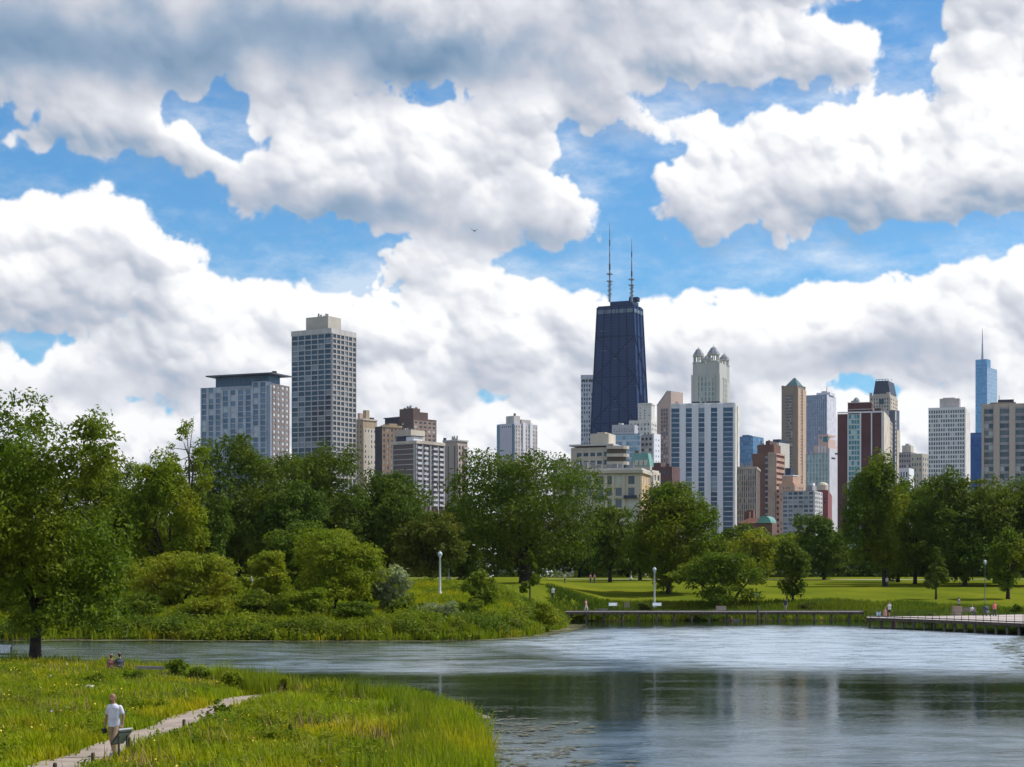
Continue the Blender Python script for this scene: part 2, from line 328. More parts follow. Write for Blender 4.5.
windy = U(windy, t.m('MULTIPLY', patch(13, 84, 5, 12, 1.3, .5), .16))  # faint patch lightening the water to imitate a strip of cloud reflection
streaks = t.mr(t.noise(t.v('MULTIPLY', gw, (.20, .50, 1)), 1.0, 7, .75, dims='3D').outputs[0], .36, .62)
windy = t.m('MULTIPLY', windy, t.mr(streaks, 0, 1, .5, 1.0, smooth=False))
calm = t.mr(t.noise(t.v('MULTIPLY', g, (.05, .22, 1)), 1.0, 4, .65, dims='3D').outputs[0], .44, .66, .12, .28)
amp = t.m('ADD', t.m('MULTIPLY', windy, 1.0), t.m('ADD', calm, .035))
r1 = t.noise(t.v('MULTIPLY', g, (1.6, 3.6, 1)), 1.0, 3, .55, dims='3D').outputs[0]
bp = t.new('ShaderNodeBump'); bp.inputs['Distance'].default_value = .045; t.l.new(amp, bp.inputs['Strength']); t.l.new(r1, bp.inputs['Height'])
rg = t.m('MULTIPLY_ADD', windy, .34, .025)
gl_ = t.new('ShaderNodeBsdfGlossy'); gl_.inputs['Color'].default_value = (.86, .94, 1, 1); t.l.new(rg, gl_.inputs['Roughness']); t.l.new(bp.outputs[0], gl_.inputs['Normal'])
df_ = t.new('ShaderNodeBsdfDiffuse'); df_.inputs[0].default_value = (.014, .020, .014, 1)
fr_ = t.new('ShaderNodeFresnel'); fr_.inputs['IOR'].default_value = 1.36; t.l.new(bp.outputs[0], fr_.inputs['Normal'])
fac = t.m('ADD', fr_.outputs[0], t.m('MULTIPLY', windy, .27), clamp=True)      # extra gloss added to brighten the ripples, as small waves catch the sky
mx_ = t.new('ShaderNodeMixShader'); t.l.new(fac, mx_.inputs[0]); t.l.new(df_.outputs[0], mx_.inputs[1]); t.l.new(gl_.outputs[0], mx_.inputs[2]); t.l.new(mx_.outputs[0], t.n['Material Output'].inputs[0])
wx0, wx1, wy0, wy1 = pa[:, 0].min() - 2, pa[:, 0].max() + 2, pa[:, 1].min() - 2, pa[:, 1].max() + 2
wa = MB(); wa.add([(wx0, wy0, 0), (wx1, wy0, 0), (wx1, wy1, 0), (wx0, wy1, 0)], [(0, 1, 2, 3)]); tag(wa.build('water', m), kind='structure')
# footpath on the near bank
def ribbon(name, pts, width, lift, mt, zf=None, kind='structure'):
    P_ = [Vector(p) for p in pts]; L_ = []; R_ = []
    for i, p in enumerate(P_):
        d = (P_[min(i + 1, len(P_) - 1)] - P_[max(i - 1, 0)]); n = Vector((-d.y, d.x)).normalized()
        L_.append(p + n * width / 2); R_.append(p - n * width / 2)
    V = []; 
    for l_, r_ in zip(L_, R_):
        for k in range(5):
            q = l_.lerp(r_, k / 4); V.append((q.x, q.y, gz(q.x, q.y) + lift))
    Fq = [(i * 5 + k, i * 5 + k + 1, (i + 1) * 5 + k + 1, (i + 1) * 5 + k) for i in range(len(P_) - 1) for k in range(4)]
    b_ = MB(); b_.add(V, Fq); o = b_.build(name, mt, smooth=True); tag(o, kind=kind); return o
def spline(pts, n=8):
    out = []; p = [np.array(q, float) for q in pts]; p = [2 * p[0] - p[1]] + p + [2 * p[-1] - p[-2]]
    for i in range(1, len(p) - 2):
        for k in range(n):
            u = k / n; out.append(.5 * (2 * p[i] + (p[i + 1] - p[i - 1]) * u + (2 * p[i - 1] - 5 * p[i] + 4 * p[i + 1] - p[i + 2]) * u * u + (3 * p[i] - p[i - 1] - 3 * p[i + 1] + p[i + 2]) * u ** 3))
    out.append(p[-2]); return out
path_px = [(-60, 812), (20, 786), (78, 765), (126, 747), (166, 732), (196, 720), (222, 711), (243, 702), (262, 695), (290, 690), (300, 686)]
path_w = [tuple(q) for q in spline([tuple(ground_at(a, b_, .62).xy) for a, b_ in path_px])]
ribbon('path', path_w, 1.85, .07, mat('pale_asphalt', (.31, .25, .205), .9, var=.12, scale=.9))
ribbon('path', [tuple(ground_at(a, b_, .62).xy) for a, b_ in [(-80, 772), (-20, 768), (20, 774), (50, 790)]], 1.8, .075, mat('dark_asphalt', (.10, .10, .11), .9, var=.1, scale=.8))
far_path = [(-60, 352), (10, 352), (60, 350), (75, 349), (90, 352), (130, 360)]
ribbon('path', [tuple(q) for q in spline(far_path, 3)], 4.5, .06, mat('far_concrete', (.42, .40, .36), .9))
# ------------------------------------------------------------------ buildings
ZB = 5.0
class Bld:
    def __init__(s, name, label, xl, xc, xr, ytop, Y, th, cat='building', group=None):
        s.th = R(th); s.Y = Y; s.Xc = (xc - CX) / F * Y; s.H = HC + (HZ - ytop) / F * Y - ZB
        a, b = (xl - CX) / F, (xr - CX) / F; co, si = math.cos(s.th), math.sin(s.th)
        s.L = (s.Xc - a * Y) / (co + a * si)
        s.D = (b * Y - s.Xc) / (si - b * co) if xr > xc else 25.0
        s.D = max(6, min(s.D, 70))
        s.root = empty(name, (s.Xc, Y, ZB), -s.th); tag(s.root, label, cat, group); s.n = 0; s.stock = []
    def fx(s, px):                                     # local x on the front face for a pixel column
        a = (px - CX) / F; return -(s.Xc - a * s.Y) / (math.cos(s.th) + a * math.sin(s.th))
    def ry(s, px):
        b = (px - CX) / F; return (b * s.Y - s.Xc) / (math.sin(s.th) - b * math.cos(s.th))
    def hz(s, py): return HC + (HZ - py) / F * s.Y - ZB
    def part(s, name, mb, m, parent=None, smooth=False): return mb.build(name, m, parent or s.root, smooth)
    def box(s, name, x0, x1, y0, y1, z0, z1, m, parent=None):
        return s.part(name, MB().box(x0, x1, y0, y1, z0, z1), m, parent)
    def wall(s, m, top=None, z0=-6, name='wall'):
        return s.box(name, -s.L, 0, 0, s.D, z0, s.H if top is None else top, m)
    def grid(s, face, u0, u1, z0, z1, cols, rows, ww, wh, fm, gm, proud=.35, base=0.0, sill=None, wname='window', piers=True, bands=True, ppr=None):
        """windows in a raised grid of piers and bands on one face; face F front, R right, L left; base = offset of that wall plane"""
        cw, ch = (u1 - u0) / cols, (z1 - z0) / rows; w_, h_ = cw * ww, ch * wh; fr = MB(); pp = proud if ppr is None else ppr
        def bx(mb, a0, a1, b0, b1, d0, d1, t_=0.0):
            if face == 'F': mb.box(a0, a1, base - d1, base - d0, b0, b1, t_)
            elif face == 'R': mb.box(base + d0, base + d1, a0, a1, b0, b1, t_)
            else: mb.box(base - d1, base - d0, a0, a1, b0, b1, t_)
        if piers:
            for i in range(cols + 1):
                c_ = u0 + i * cw; h2 = (cw - w_) / 2
                a0, a1 = (c_ if i == 0 else c_ - h2), (c_ if i == cols else c_ + h2)
                if a1 - a0 > 1e-3: bx(fr, a0, a1, z0, z1, 0, pp)
        if bands:
            for j in range(rows + 1):
                c_ = z0 + j * ch; h2 = (ch - h_) / 2
                b0, b1 = (c_ if j == 0 else c_ - h2), (c_ if j == rows else c_ + h2)
                if b1 - b0 > 1e-3:
                    bx(fr, u0 + .002, u1 - .002, b0, b1, 0, proud * .8 - .003)
        if fr.v: s.part('facade_frame', fr, fm)
        un = MB()                                      # one pane mesh shared by the counted windows
        if face == 'F': un.box(-w_ / 2, w_ / 2, -.08, 0, -h_ / 2, h_ / 2)
        elif face == 'R': un.box(0, .08, -w_ / 2, w_ / 2, -h_ / 2, h_ / 2)
        else: un.box(-.08, 0, -w_ / 2, w_ / 2, -h_ / 2, h_ / 2)
        rest = MB(); me = None; skip = cols * rows >= 900
        for j in reversed(range(rows)):
            for i in range(cols):
                cu, cz = u0 + (i + .5) * cw, z0 + (j + .5) * ch
                if s.n < 100 and cols * rows < 900:
                    if me is None: o = un.build(wname, gm, s.root); me = o.data
                    else: o = bpy.data.objects.new(wname, me); COL.objects.link(o); o.parent = s.root
                    o.location = (cu, base, cz) if face == 'F' else (base, cu, cz); s.n += 1
                else: bx(rest, cu - w_ / 2, cu + w_ / 2, cz - h_ / 2, cz + h_ / 2, 0, .08, random.random())
        if rest.v: s.stock.append((rest, gm))
    def done(s):                                       # the windows beyond the hundred that show largest
        for k, (mb, gm) in enumerate(s.stock):
            pass
        by = {}
        for mb, gm in s.stock: by.setdefault(gm.name, (MB(), gm))[0].add(mb.v, mb.f); by[gm.name][0].t[-len(mb.t):] = mb.t
        for mb, gm in by.values(): tag(s.part('window', mb, gm), kind='stuff')
        return s
    def pent(s, name, pl, pr, ins, mar, z0, z1, m):      # rooftop box showing between two pixel columns
        a, b = (pl - CX) / F, (pr - CX) / F; co, si = math.cos(s.th), math.sin(s.th)
        x0 = (a * (s.Y + ins * co) - s.Xc - ins * si) / (co + a * si); x1 = -mar
        y1 = (b * (s.Y - x1 * si) - s.Xc - x1 * co) / (si - b * co)
        y1 = min(max(y1, ins + 2), s.D - .4); return s.box(name, x0, x1, ins, y1, z0, z1, m)
    def roofbits(s, seed, n, x0, x1, y0, y1, z):       # vents and cooling units
        r = random.Random(seed)
        for k in range(n):
            x = x0 + (x1 - x0) * (k + r.uniform(.1, .6)) / n; y = r.uniform(y0, y1); a = min(r.uniform(.6, 1.8), abs(x1 - x0) / n * .5); s.box('roof_unit', x, x + a * 1.3, y, y + a, z, z + r.uniform(.8, 2.6), mat('roof_metal', (.25, .25, .26), .6))
G_DARK = glass('dark_window', (.015, .022, .035), (.05, .07, .10), pb=.10)
G_BLUE = glass('blue_window', (.02, .05, .10), (.07, .14, .22), (.35, .42, .48), pb=.14)
G_TEAL = glass('teal_window', (.04, .17, .20), (.12, .32, .36), (.4, .55, .55), pb=.2, metal=.2)
G_CURT = glass('curtained_window', (.03, .05, .08), (.10, .13, .17), (.45, .45, .42), pb=.3)
M_WHITE = mat('white_concrete', (.72, .73, .76), .8, var=.04, streak=True, scale=.3)
M_PALE = mat('pale_concrete', (.50, .48, .46), .85, var=.08, streak=True, scale=.3)
M_GREY = mat('grey_concrete', (.30, .30, .31), .85, var=.08, streak=True, scale=.3)
M_BEIGE = mat('beige_limestone', (.50, .445, .36), .85, var=.08, streak=True, scale=.25)
M_TAN = mat('tan_limestone', (.42, .32, .215), .85, var=.1, streak=True, scale=.25)
M_CREAM = mat('cream_stone', (.56, .50, .41), .85, var=.07, streak=True, scale=.25)
M_BROWN = brick('brown_brick', (.11, .065, .06), (.14, .085, .075), (.15, .11, .1))
M_PURPLE = brick('purple_brown_brick', (.105, .040, .045), (.13, .052, .055), (.13, .07, .07))
M_RED = brick('red_brick', (.16, .07, .055), (.20, .09, .07), (.22, .15, .12))
M_SLATE = mat('dark_slate', (.035, .045, .08), .5, var=.1)
M_COPPER = mat('green_copper', (.16, .34, .30), .6, var=.15)
M_PINK = mat('pink_granite', (.48, .36, .31), .7, var=.05, streak=True)
M_BLK = mat('black_metal', (.02, .022, .028), .4)

# 1 grey glass slab at the left with a floating roof
B = Bld('apartment_slab', 'wide blue-grey apartment slab with a flat overhanging roof canopy, left of the tallest left tower', 201, 270.5, 289.5, 380.5, 1000, 24)
lw = mat('blue_grey_panel', (.30, .34, .41), .7, var=.06); B.wall(lw, B.hz(384.5))
cols = 9; x0 = -B.L
zt, zm = B.hz(382), B.hz(386.5)
B.grid('F', x0, B.fx(222), -4, B.hz(384.6), 3, 36, .66, .84, mat('light_rib', (.42, .44, .50), .7), glass('slab_window', (.07, .11, .18), (.16, .22, .31), (.42, .46, .50), .14), .5)
B.grid('F', B.fx(222), B.fx(252.5), -4, B.hz(388.0), 4, 35, .64, .84, MC['light_rib'], MC['slab_window'], .5)
B.box('parapet', B.fx(252.6), B.fx(266.5), .0, 6, B.hz(384.4), B.hz(380.8), MC['light_rib'])
B.grid('F', B.fx(252.5), B.fx(267.0), -4, B.hz(381.3), 2, 37, .68, .84, MC['light_rib'], MC['slab_window'], .5)
B.grid('R', 1.5, B.D - .5, -4, B.hz(383), 4, 36, .5, .52, mat('taupe_panel', (.23, .19, .18), .8), glass('white_blind', (.25, .28, .32), (.5, .52, .55), (.6, .6, .6), .5), .35)
B.box('penthouse', B.fx(212), B.fx(265.5), 4, B.D - 5, B.hz(387), B.hz(373.8), mat('blue_louvre', (.10, .17, .26), .4, var=.1))
pm = MB()
for i in range(40):
    u = B.fx(212) + (B.fx(265.5) - B.fx(212)) * i / 40; pm.box(u, u + .25, 3.8, 4.0, B.hz(386.5), B.hz(374))
B.part('louvre', pm, mat('louvre_fin', (.16, .22, .3), .5))
B.box('roof_canopy', B.fx(206.5), B.fx(270.5) + 1.5, -1.0, B.D + .3, B.hz(373.7), B.hz(372.4), mat('canopy_metal', (.10, .11, .13), .5))
B.box('roof_unit', B.fx(268) - .5, B.fx(268) + 1.8, 5, 6.5, B.hz(372.4), B.hz(370), M_BLK); B.done()

# 2 tall grid tower
B = Bld('residential_tower', 'tall dark glass apartment tower with a thin white grid and beige rooftop box', 292.2, 331.8, 355.6, 328, 1050, 31)
B.wall(mat('tower_core', (.05, .055, .07), .6)); gl = glass('grid_tower_glass', (.02, .026, .042), (.06, .075, .10), (.22, .23, .25), .12)
fmw = mat('white_grid', (.44, .44, .46), .7, var=.03)
B.grid('F', -B.L, 0, -4, B.hz(333), 6, 49, .90, .80, fmw, gl, .6)
B.grid('R', 0, B.D, -4, B.hz(333), 6, 49, .76, .70, mat('warm_grid', (.38, .35, .33), .8, var=.04), gl, .6)
B.box('fascia', -B.L - .3, .3, -.7, B.D + .3, B.hz(333), B.hz(328), M_PALE)
B.pent('penthouse', 306, 341, 3, 5, B.hz(328), B.hz(314.5), mat('penthouse_beige', (.50, .46, .40), .85, var=.06))
B.roofbits(3, 6, B.fx(310), -8, 5, 9, B.hz(314.5)); B.done()

# 3 tan prewar tower
B = Bld('apartment_tower', 'tan stepped limestone apartment block directly right of the tall white-grid tower', 352, 363, 377, 420, 1150, 40)
B.wall(M_TAN); B.grid('F', -B.L + 1, -.6, 0, B.hz(424), 3, 30, .35, .5, M_TAN, G_CURT, .15); B.grid('R', .8, B.D - .8, 0, B.hz(428), 4, 29, .36, .5, M_CREAM, G_CURT, .15)
B.box('cornice', -B.L - .3, .5, -.5, B.D + .3, B.hz(420), B.hz(418.6), M_CREAM); B.box('chimney', -4, -1, 4, 7, B.hz(418.6), B.hz(409.5), M_TAN); B.box('chimney', -9, -7, 4, 7, B.hz(418.6), B.hz(412), M_PINK)
B.box('penthouse', -B.L + 1, -.6, 8, B.D - 2, B.hz(418.6), B.hz(416.6), M_SLATE); B.done()
# 4 dark brown tower behind
B = Bld('apartment_tower', 'dark brown brick tower with stepped roof rising behind the beige and balcony blocks', 399, 413, 436.5, 418, 1300, 42)
B.wall(M_BROWN); B.grid('R', .6, B.D - .6, 0, B.hz(420), 5, 38, .55, .45, mat('brown_tan_band', (.30, .22, .18), .85), G_DARK, .25)
B.grid('F', -B.L + 1, -.8, 0, B.hz(421), 2, 36, .2, .4, M_BROWN, G_DARK, .1)
B.pent('penthouse', 399.5, 420, .5, .3, B.hz(418), B.hz(408), M_BROWN); B.pent('penthouse', 404, 428, 3, 2.5, B.hz(418), B.hz(411), M_BROWN)
B.box('side_wing', B.fx(382), -B.L - .05, 3, 20, -5, B.hz(416), mat('dark_navy_brick', (.045, .04, .06), .85)); B.box('roof_slab', B.fx(381), -B.L - .1, 2.5, 21, B.hz(416), B.hz(415), M_SLATE)
B.roofbits(4, 5, -B.L + 2, -2, 2, 6, B.hz(408)); B.done()
# 5 brown tan with dark flank
B = Bld('apartment_block', 'tan brick block with a flank darkened for shade, left of the brown balcony block', 375, 381.5, 402, 426, 1120, 58)
B.wall(mat('shaded_tan_brick', (.055, .05, .065), .85)); B.grid('R', .3, B.D - .3, 0, B.hz(427), 5, 28, .42, .48, mat('rose_tan_brick', (.34, .235, .165), .85, var=.1), G_CURT, .25)  # left flank of the tan brick coloured near black for its shade
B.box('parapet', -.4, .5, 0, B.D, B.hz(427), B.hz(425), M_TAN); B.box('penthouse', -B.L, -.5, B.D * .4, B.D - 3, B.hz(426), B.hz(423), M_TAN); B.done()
# 5b beige block
B = Bld('apartment_block', 'plain cream block showing just above the roof of the brown balcony block', 394, 411, 425, 429.5, 1080, 35)
B.wall(M_CREAM); B.roofbits(11, 4, -B.L + 2, -2, 2, 8, B.H); B.done()
# 6 balcony block
B = Bld('balcony_block', 'brown brick block with white floor lines on one side and stacked balconies on the other', 392.3, 415, 443, 441, 900, 38)
B.wall(M_BROWN); zt = B.hz(443.5)
B.grid('F', -B.L, 0, zt - 12 * 2.62, zt, 1, 12, .90, .88, M_PALE, mat('brown_panel', (.135, .105, .105), .85, var=.1), .35, wname='wall_panel')
B.grid('R', 0, B.D, zt - 12 * 2.62, zt, 8, 12, .62, .62, mat('grey_brown_frame', (.25, .22, .21), .8), G_BLUE, .25)
mb = MB(); rl = MB()
for j in range(12):
    z = zt - (j + 1) * 2.62
    for u in (.1, .33, .66, .88):
        rl.box(.05, 1.5, B.D * u - 1.5, B.D * u + 1.5, z, z + .2); rl.box(1.42, 1.5, B.D * u - 1.5, B.D * u + 1.5, z + .2, z + 1.15)
B.part('balcony', rl, mat('balcony_white', (.55, .55, .58), .7))
mb = MB()
for u in (0.004, .215, .5, .77, .985): mb.box(0, 1.0, B.D * u, B.D * u + .5, -4, zt)
B.part('pier', mb, M_PALE); B.box('fascia', -B.L - .3, 1.4, -.5, B.D + .3, zt, B.hz(440.5), mat('fascia_beige', (.52, .45, .38), .8))
B.box('penthouse', B.fx(393.5), B.fx(403.5), 2, 9, B.hz(440.5), B.hz(436.2), M_SLATE); B.box('penthouse', B.fx(403.6), B.fx(411), 2, 9, B.hz(440.5), B.hz(435.8), M_WHITE)
B.box('roof_slab', B.fx(393), B.fx(412), 1.5, 10, B.hz(435.8), B.hz(435), M_SLATE); B.done()
# 7 beige block with slots
B = Bld('apartment_block', 'beige block with two tall dark window slots, right end of the left building cluster', 443, 457, 467.5, 441, 950, 38)
B.wall(mat('dusty_beige', (.38, .32, .27), .85, var=.06)); sl_ = MB()
for px in (448.3, 454.6):
    u = B.fx(px); sl_.box(u - .45, u + .45, -.05, .1, 0, B.hz(446))
B.part('window_strip', sl_, G_DARK); B.grid('R', .4, B.D - .4, 0, B.hz(444.5), 3, 22, .55, .55, mat('warm_frame', (.45, .36, .30), .85), G_DARK, .4)
rl = MB()
for j in range(22): 
    z = 1 + j * (B.hz(444.5) / 22); rl.box(.1, 1.6, B.D * .55, B.D * .95, z, z + .25); rl.box(1.5, 1.6, B.D * .55, B.D * .95, z + .25, z + 1.1)
B.part('balcony', rl, M_PALE); B.box('parapet', -B.L - .2, .6, -.3, B.D + .2, B.hz(441), B.hz(439.6), M_PALE); B.roofbits(5, 7, -B.L + 1, -2, 2, B.D - 2, B.hz(439.6))
B.box('chimney', -B.L, -B.L + 1.2, .2, 1.5, B.hz(440), B.hz(437), M_SLATE); B.done()
# 8 white tower alone
B = Bld('apartment_tower', 'lone pale grey-white tower with rooftop boxes above the big oak crown', 497, 514.5, 537.5, 423, 1400, 45)
B.wall(mat('lavender_white', (.50, .49, .55), .8, var=.03)); B.grid('R', .5, B.D - .5, 0, B.hz(424.5), 9, 40, .42, .62, mat('warm_white', (.62, .58, .55), .8), glass('purple_window', (.16, .15, .2), (.3, .28, .33), pb=.1), .4)
B.box('window_strip', -B.L - .1, -B.L + 3, -.2, .1, 0, B.hz(424), glass('steel_glass', (.08, .15, .2), (.12, .2, .26), pb=0)); B.box('window_strip', -2.6, -.6, -.2, .1, 0, B.hz(424), MC['steel_glass'])
B.grid('F', -B.L + 5, -3.5, B.hz(427), B.hz(425.4), 5, 1, .5, .7, MC['lavender_white'], G_DARK, .05, piers=False, bands=False)
B.pent('penthouse', 506, 520, 2, 2.5, B.hz(423), B.hz(415.3), M_PALE); B.box('penthouse', -11, -2, B.D * .38, B.D * .78, B.hz(423), B.hz(418.5), mat('warm_penthouse', (.45, .40, .37), .8)); B.box('pier', 0, 1.1, B.D * .33, B.D * .42, 0, B.hz(422), M_WHITE); B.box('pier', 0, 1.1, B.D * .64, B.D * .74, 0, B.hz(421.5), M_WHITE)
B.box('roof_unit', -4, -2.8, 3, 4.2, B.hz(415.3), B.hz(412.8), M_BLK); B.done()
# 9 cream hotel
B = Bld('hotel', 'cream stone hotel with a heavy cornice and tall paired windows above the treetops', 556, 641, 650, 470, 500, 14)
B.wall(M_CREAM); fl = 3.3; zt = B.hz(474)
for (a, b_, n) in ((562, 594, 3), (594, 606, 1), (606, 613.5, 1), (613.5, 624, 1), (624, 639, 1)):
    B.grid('F', B.fx(a), B.fx(b_), zt - 10 * fl, zt, n, 10, {3: .45, 1: .58}[n] if b_ != 639 else .42, .70, M_CREAM, G_CURT, .18)
mb = MB()
for px in (594, 606, 613.5, 624): mb.box(B.fx(px) - .35, B.fx(px) + .35, -.5, -.15, 0, zt)
for k in (2, 3, 6): mb.box(-B.L, .1, -.6, -.18, zt - k * fl - .25, zt - k * fl + .15)
B.part('stone_band', mb, M_CREAM); B.grid('R', .5, B.D - .5, zt - 10 * fl, zt, 3, 10, .36, .55, mat('ochre_stone', (.55, .38, .2), .85), G_CURT, .15)
for px in (599.5, 631): u = B.fx(px); B.box('balcony', u - 1.9, u + 1.9, -1.4, -.55, zt - 2 * fl - .3, zt - 2 * fl + .6, M_SLATE)
B.box('cornice', -B.L - .5, .7, -1.1, B.D + .5, B.hz(473), B.hz(470), M_BEIGE); B.box('parapet', -B.L, .2, -.2, B.D, B.hz(470), B.hz(467.8), M_PALE); B.roofbits(6, 9, -B.L + 2, -3, 1, 6, B.hz(467.8)); B.done()
# 10 beige condo with rounded end
B = Bld('apartment_block', 'beige terraced apartment block with a rounded balcony end standing behind the cream hotel', 571, 612, 625.5, 446, 800, 20)
B.wall(M_BEIGE, B.hz(447))
B.grid('F', B.fx(576), B.fx(603), 0, B.hz(450), 4, 16, .72, .45, M_BEIGE, G_DARK, .3); B.grid('F', B.fx(604), -.4, 0, B.hz(450), 2, 16, .8, .6, M_BEIGE, G_DARK, .3)
rd = MB()
for j in range(16):
    z = B.hz(449) - j * 3.55; pts = [(-2 + 9 * math.sin(a), 3.5 - 5.5 * math.cos(a)) for a in [math.pi * q / 10 for q in range(11)]]
    rd.prism(pts, z, z + 1.4)
    rd.prism([(-2 + 7.6 * math.sin(a), 3.5 - 4.6 * math.cos(a)) for a in [math.pi * q / 10 for q in range(11)]], z - 2.1, z - .01) if j < 0 else None
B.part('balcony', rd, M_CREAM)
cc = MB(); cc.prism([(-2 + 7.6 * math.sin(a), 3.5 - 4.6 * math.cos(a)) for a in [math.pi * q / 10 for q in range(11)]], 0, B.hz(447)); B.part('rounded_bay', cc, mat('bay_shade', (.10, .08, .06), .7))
B.box('roof_slab', B.fx(570), 1.0, -1.5, 14, B.hz(445.5), B.hz(443.8), M_PALE); B.box('penthouse', B.fx(589.5), B.fx(608), 1, 12, B.hz(443.8), B.hz(433), M_CREAM); B.box('penthouse', B.fx(596), B.fx(604), 2, 11, B.hz(433), B.hz(431.6), M_BEIGE)
B.box('antenna', B.fx(601), B.fx(601) + .25, 4, 4.3, B.hz(431.6), B.hz(426), M_BLK); B.done()
# 11 tapering black tower
Yh = 2100; X0 = (638.8 - CX) / F * Yh
root = empty('tapered_skyscraper', (X0, Yh, ZB), -R(24)); tag(root, 'black tapering skyscraper with two tall antennas, the tallest building in view', 'skyscraper'); B = Bld.__new__(Bld); B.root = root; B.Y = Yh; B.n = 0; B.stock = []
Hh = HC + (HZ - 303.5) / F * Yh - ZB; zb = 0.0
def hf(z, off=0.0):                                    # footprint at a height, shrinking upwards about the centre
    k = 1 - .385 * z / Hh; cx_, cy_ = -34, 27; a, b_ = 37.0 * k + off, 25.0 * k + off; return (cx_ - a, cx_ + a, cy_ - b_, cy_ + b_)
mm = bpy.data.materials.new('black_tower_skin'); mm.use_nodes = True; t = NT(mm.node_tree); b = t.n['Principled BSDF']
o_ = t.new('ShaderNodeTexCoord').outputs['Object']; s_ = t.new('ShaderNodeSeparateXYZ'); t.l.new(o_, s_.inputs[0])
row = t.m('FLOOR', t.m('DIVIDE', s_.outputs[2], 3.4)); rn = t.new('ShaderNodeTexWhiteNoise', noise_dimensions='2D'); cbn = t.new('ShaderNodeCombineXYZ')
t.l.new(t.m('FLOOR', t.m('DIVIDE', t.m('ADD', s_.outputs[0], s_.outputs[1]), 7.0)), cbn.inputs[0]); t.l.new(row, cbn.inputs[1]); t.l.new(cbn.outputs[0], rn.inputs['Vector'])
win = t.m('MULTIPLY', t.m('LESS_THAN', t.m('FRACT', t.m('DIVIDE', s_.outputs[2], 3.4)), .55), t.m('LESS_THAN', t.m('FRACT', t.m('DIVIDE', t.m('ADD', s_.outputs[0], s_.outputs[1]), 1.7)), .8))
c = t.mix(win, (.006, .024, .085), (.010, .036, .125)); c = t.mix(t.m('MULTIPLY', win, t.m('GREATER_THAN', rn.outputs[0], .975)), c, (.06, .09, .16))
t.l.new(c, b.inputs['Base Color']); b.inputs['Roughness'].default_value = .4; b.inputs['Specular IOR Level'].default_value = .2
mb = MB(); nz_ = 1; mb.frustum(hf(0), hf(Hh), -6, Hh); B.part('wall', mb, mm)
cr = MB(); dk = mat('brace_steel', (.006, .024, .085), .75, spec=.1)
for k in range(100):
    z = Hh * k / 100; f = hf(z, .25); 
def strut(mb, p, q, w_=.6): mb.tube([p, q], w_, 4)
zs = [0, .2, .39, .57, .74, .89]
for i in range(5):
    za, zb_ = Hh * zs[i], Hh * zs[i + 1]; a, b_ = hf(za, .3), hf(zb_, .3)
    strut(cr, (a[0], a[2], za), (b_[1], b_[2], zb_)); strut(cr, (a[1], a[2], za), (b_[0], b_[2], zb_))
    strut(cr, (a[1], a[2], za), (b_[1], b_[3], zb_)); strut(cr, (a[1], a[3], za), (b_[1], b_[2], zb_))
    f = hf(zb_, .6); cr.box(f[0], f[1], f[2], f[3], zb_ - .9, zb_ + .9)
f0, f1 = hf(0, .5), hf(Hh, .5)
for u in (0, .2, .4, .6, .8, 1): strut(cr, (f0[0] + (f0[1] - f0[0]) * u, f0[2], 0), (f1[0] + (f1[1] - f1[0]) * u, f1[2], Hh), .8)
for u in (.33, .67, 1): strut(cr, (f0[1], f0[2] + (f0[3] - f0[2]) * u, 0), (f1[1], f1[2] + (f1[3] - f1[2]) * u, Hh), .8)
B.part('cross_brace', cr, dk)
f = hf(Hh * .985, .5); n_ = MB(); wdt = (f[1] - f[0] - 5) / 4
for i in range(4): n_.box(f[0] + 1 + i * (wdt + 1), f[0] + 1 + i * (wdt + 1) + wdt, f[2] - .3, f[2], Hh * .976, Hh * .990)
n_.box(f[1], f[1] + .3, f[2] + 1, f[3] - 1, Hh * .976, Hh * .990); B.part('light_band', n_, mat('pale_band', (.13, .18, .25), .5))
f = hf(Hh); B.box('penthouse', f[0] + 14, f[1] - 3, f[2] + 5, f[3] - 4, Hh, Hh + 7, mm); B.box('parapet', f[0], f[1], f[2], f[3], Hh, Hh + 1.5, dk)
def hpt(px, py): return Vector(((px - CX) / F * Yh, HC + (HZ - py) / F * Yh - ZB))
ico = math.cos(-R(24)); isi = math.sin(-R(24))
for (px, ytip) in ((609.7, 222.5), (631.7, 238)):
    # place on the roof centre line, at the column where it shows
    ax = (px - CX) / F * (Yh + 20) - X0; ay = 20.0; lx = ax * ico + ay * isi; ly = -ax * isi + ay * ico
    zt = HC + (HZ - ytip) / F * (Yh + 20) - ZB; z1_ = Hh + 5; a = MB()
    hgt = zt - z1_; a.tube([(lx, ly, z1_), (lx, ly, z1_ + hgt * .26)], 1.5, 8); a.tube([(lx, ly, z1_ + hgt * .26), (lx, ly, z1_ + hgt * .62)], [.95, .8], 8)
    a.tube([(lx, ly, z1_ + hgt * .62), (lx, ly, z1_ + hgt * .86)], [.6, .5], 6); a.tube([(lx, ly, z1_ + hgt * .86), (lx, ly, zt)], [.45, .2], 6)
    for q in (.26, .35): a.box(lx - 3, lx + 3, ly - 3, ly + 3, z1_ + hgt * q - .6, z1_ + hgt * q + .6)
    for q in (.08, .14, .2): a.tube([(lx - 2.6, ly, z1_ + hgt * q), (lx + 2.6, ly, z1_ + hgt * q + 2)], .8, 5)
    am = B.part('antenna', a, mat('antenna_steel', (.22, .26, .32), .5))
    rb = MB(); rb.tube([(lx, ly, z1_ + hgt * .4), (lx, ly, z1_ + hgt * .48)], 1.05, 8); rb.tube([(lx, ly, z1_ + hgt * .70), (lx, ly, z1_ + hgt * .78)], .72, 8); rb.build('antenna_band', mat('antenna_dark', (.06, .05, .08), .5), am)
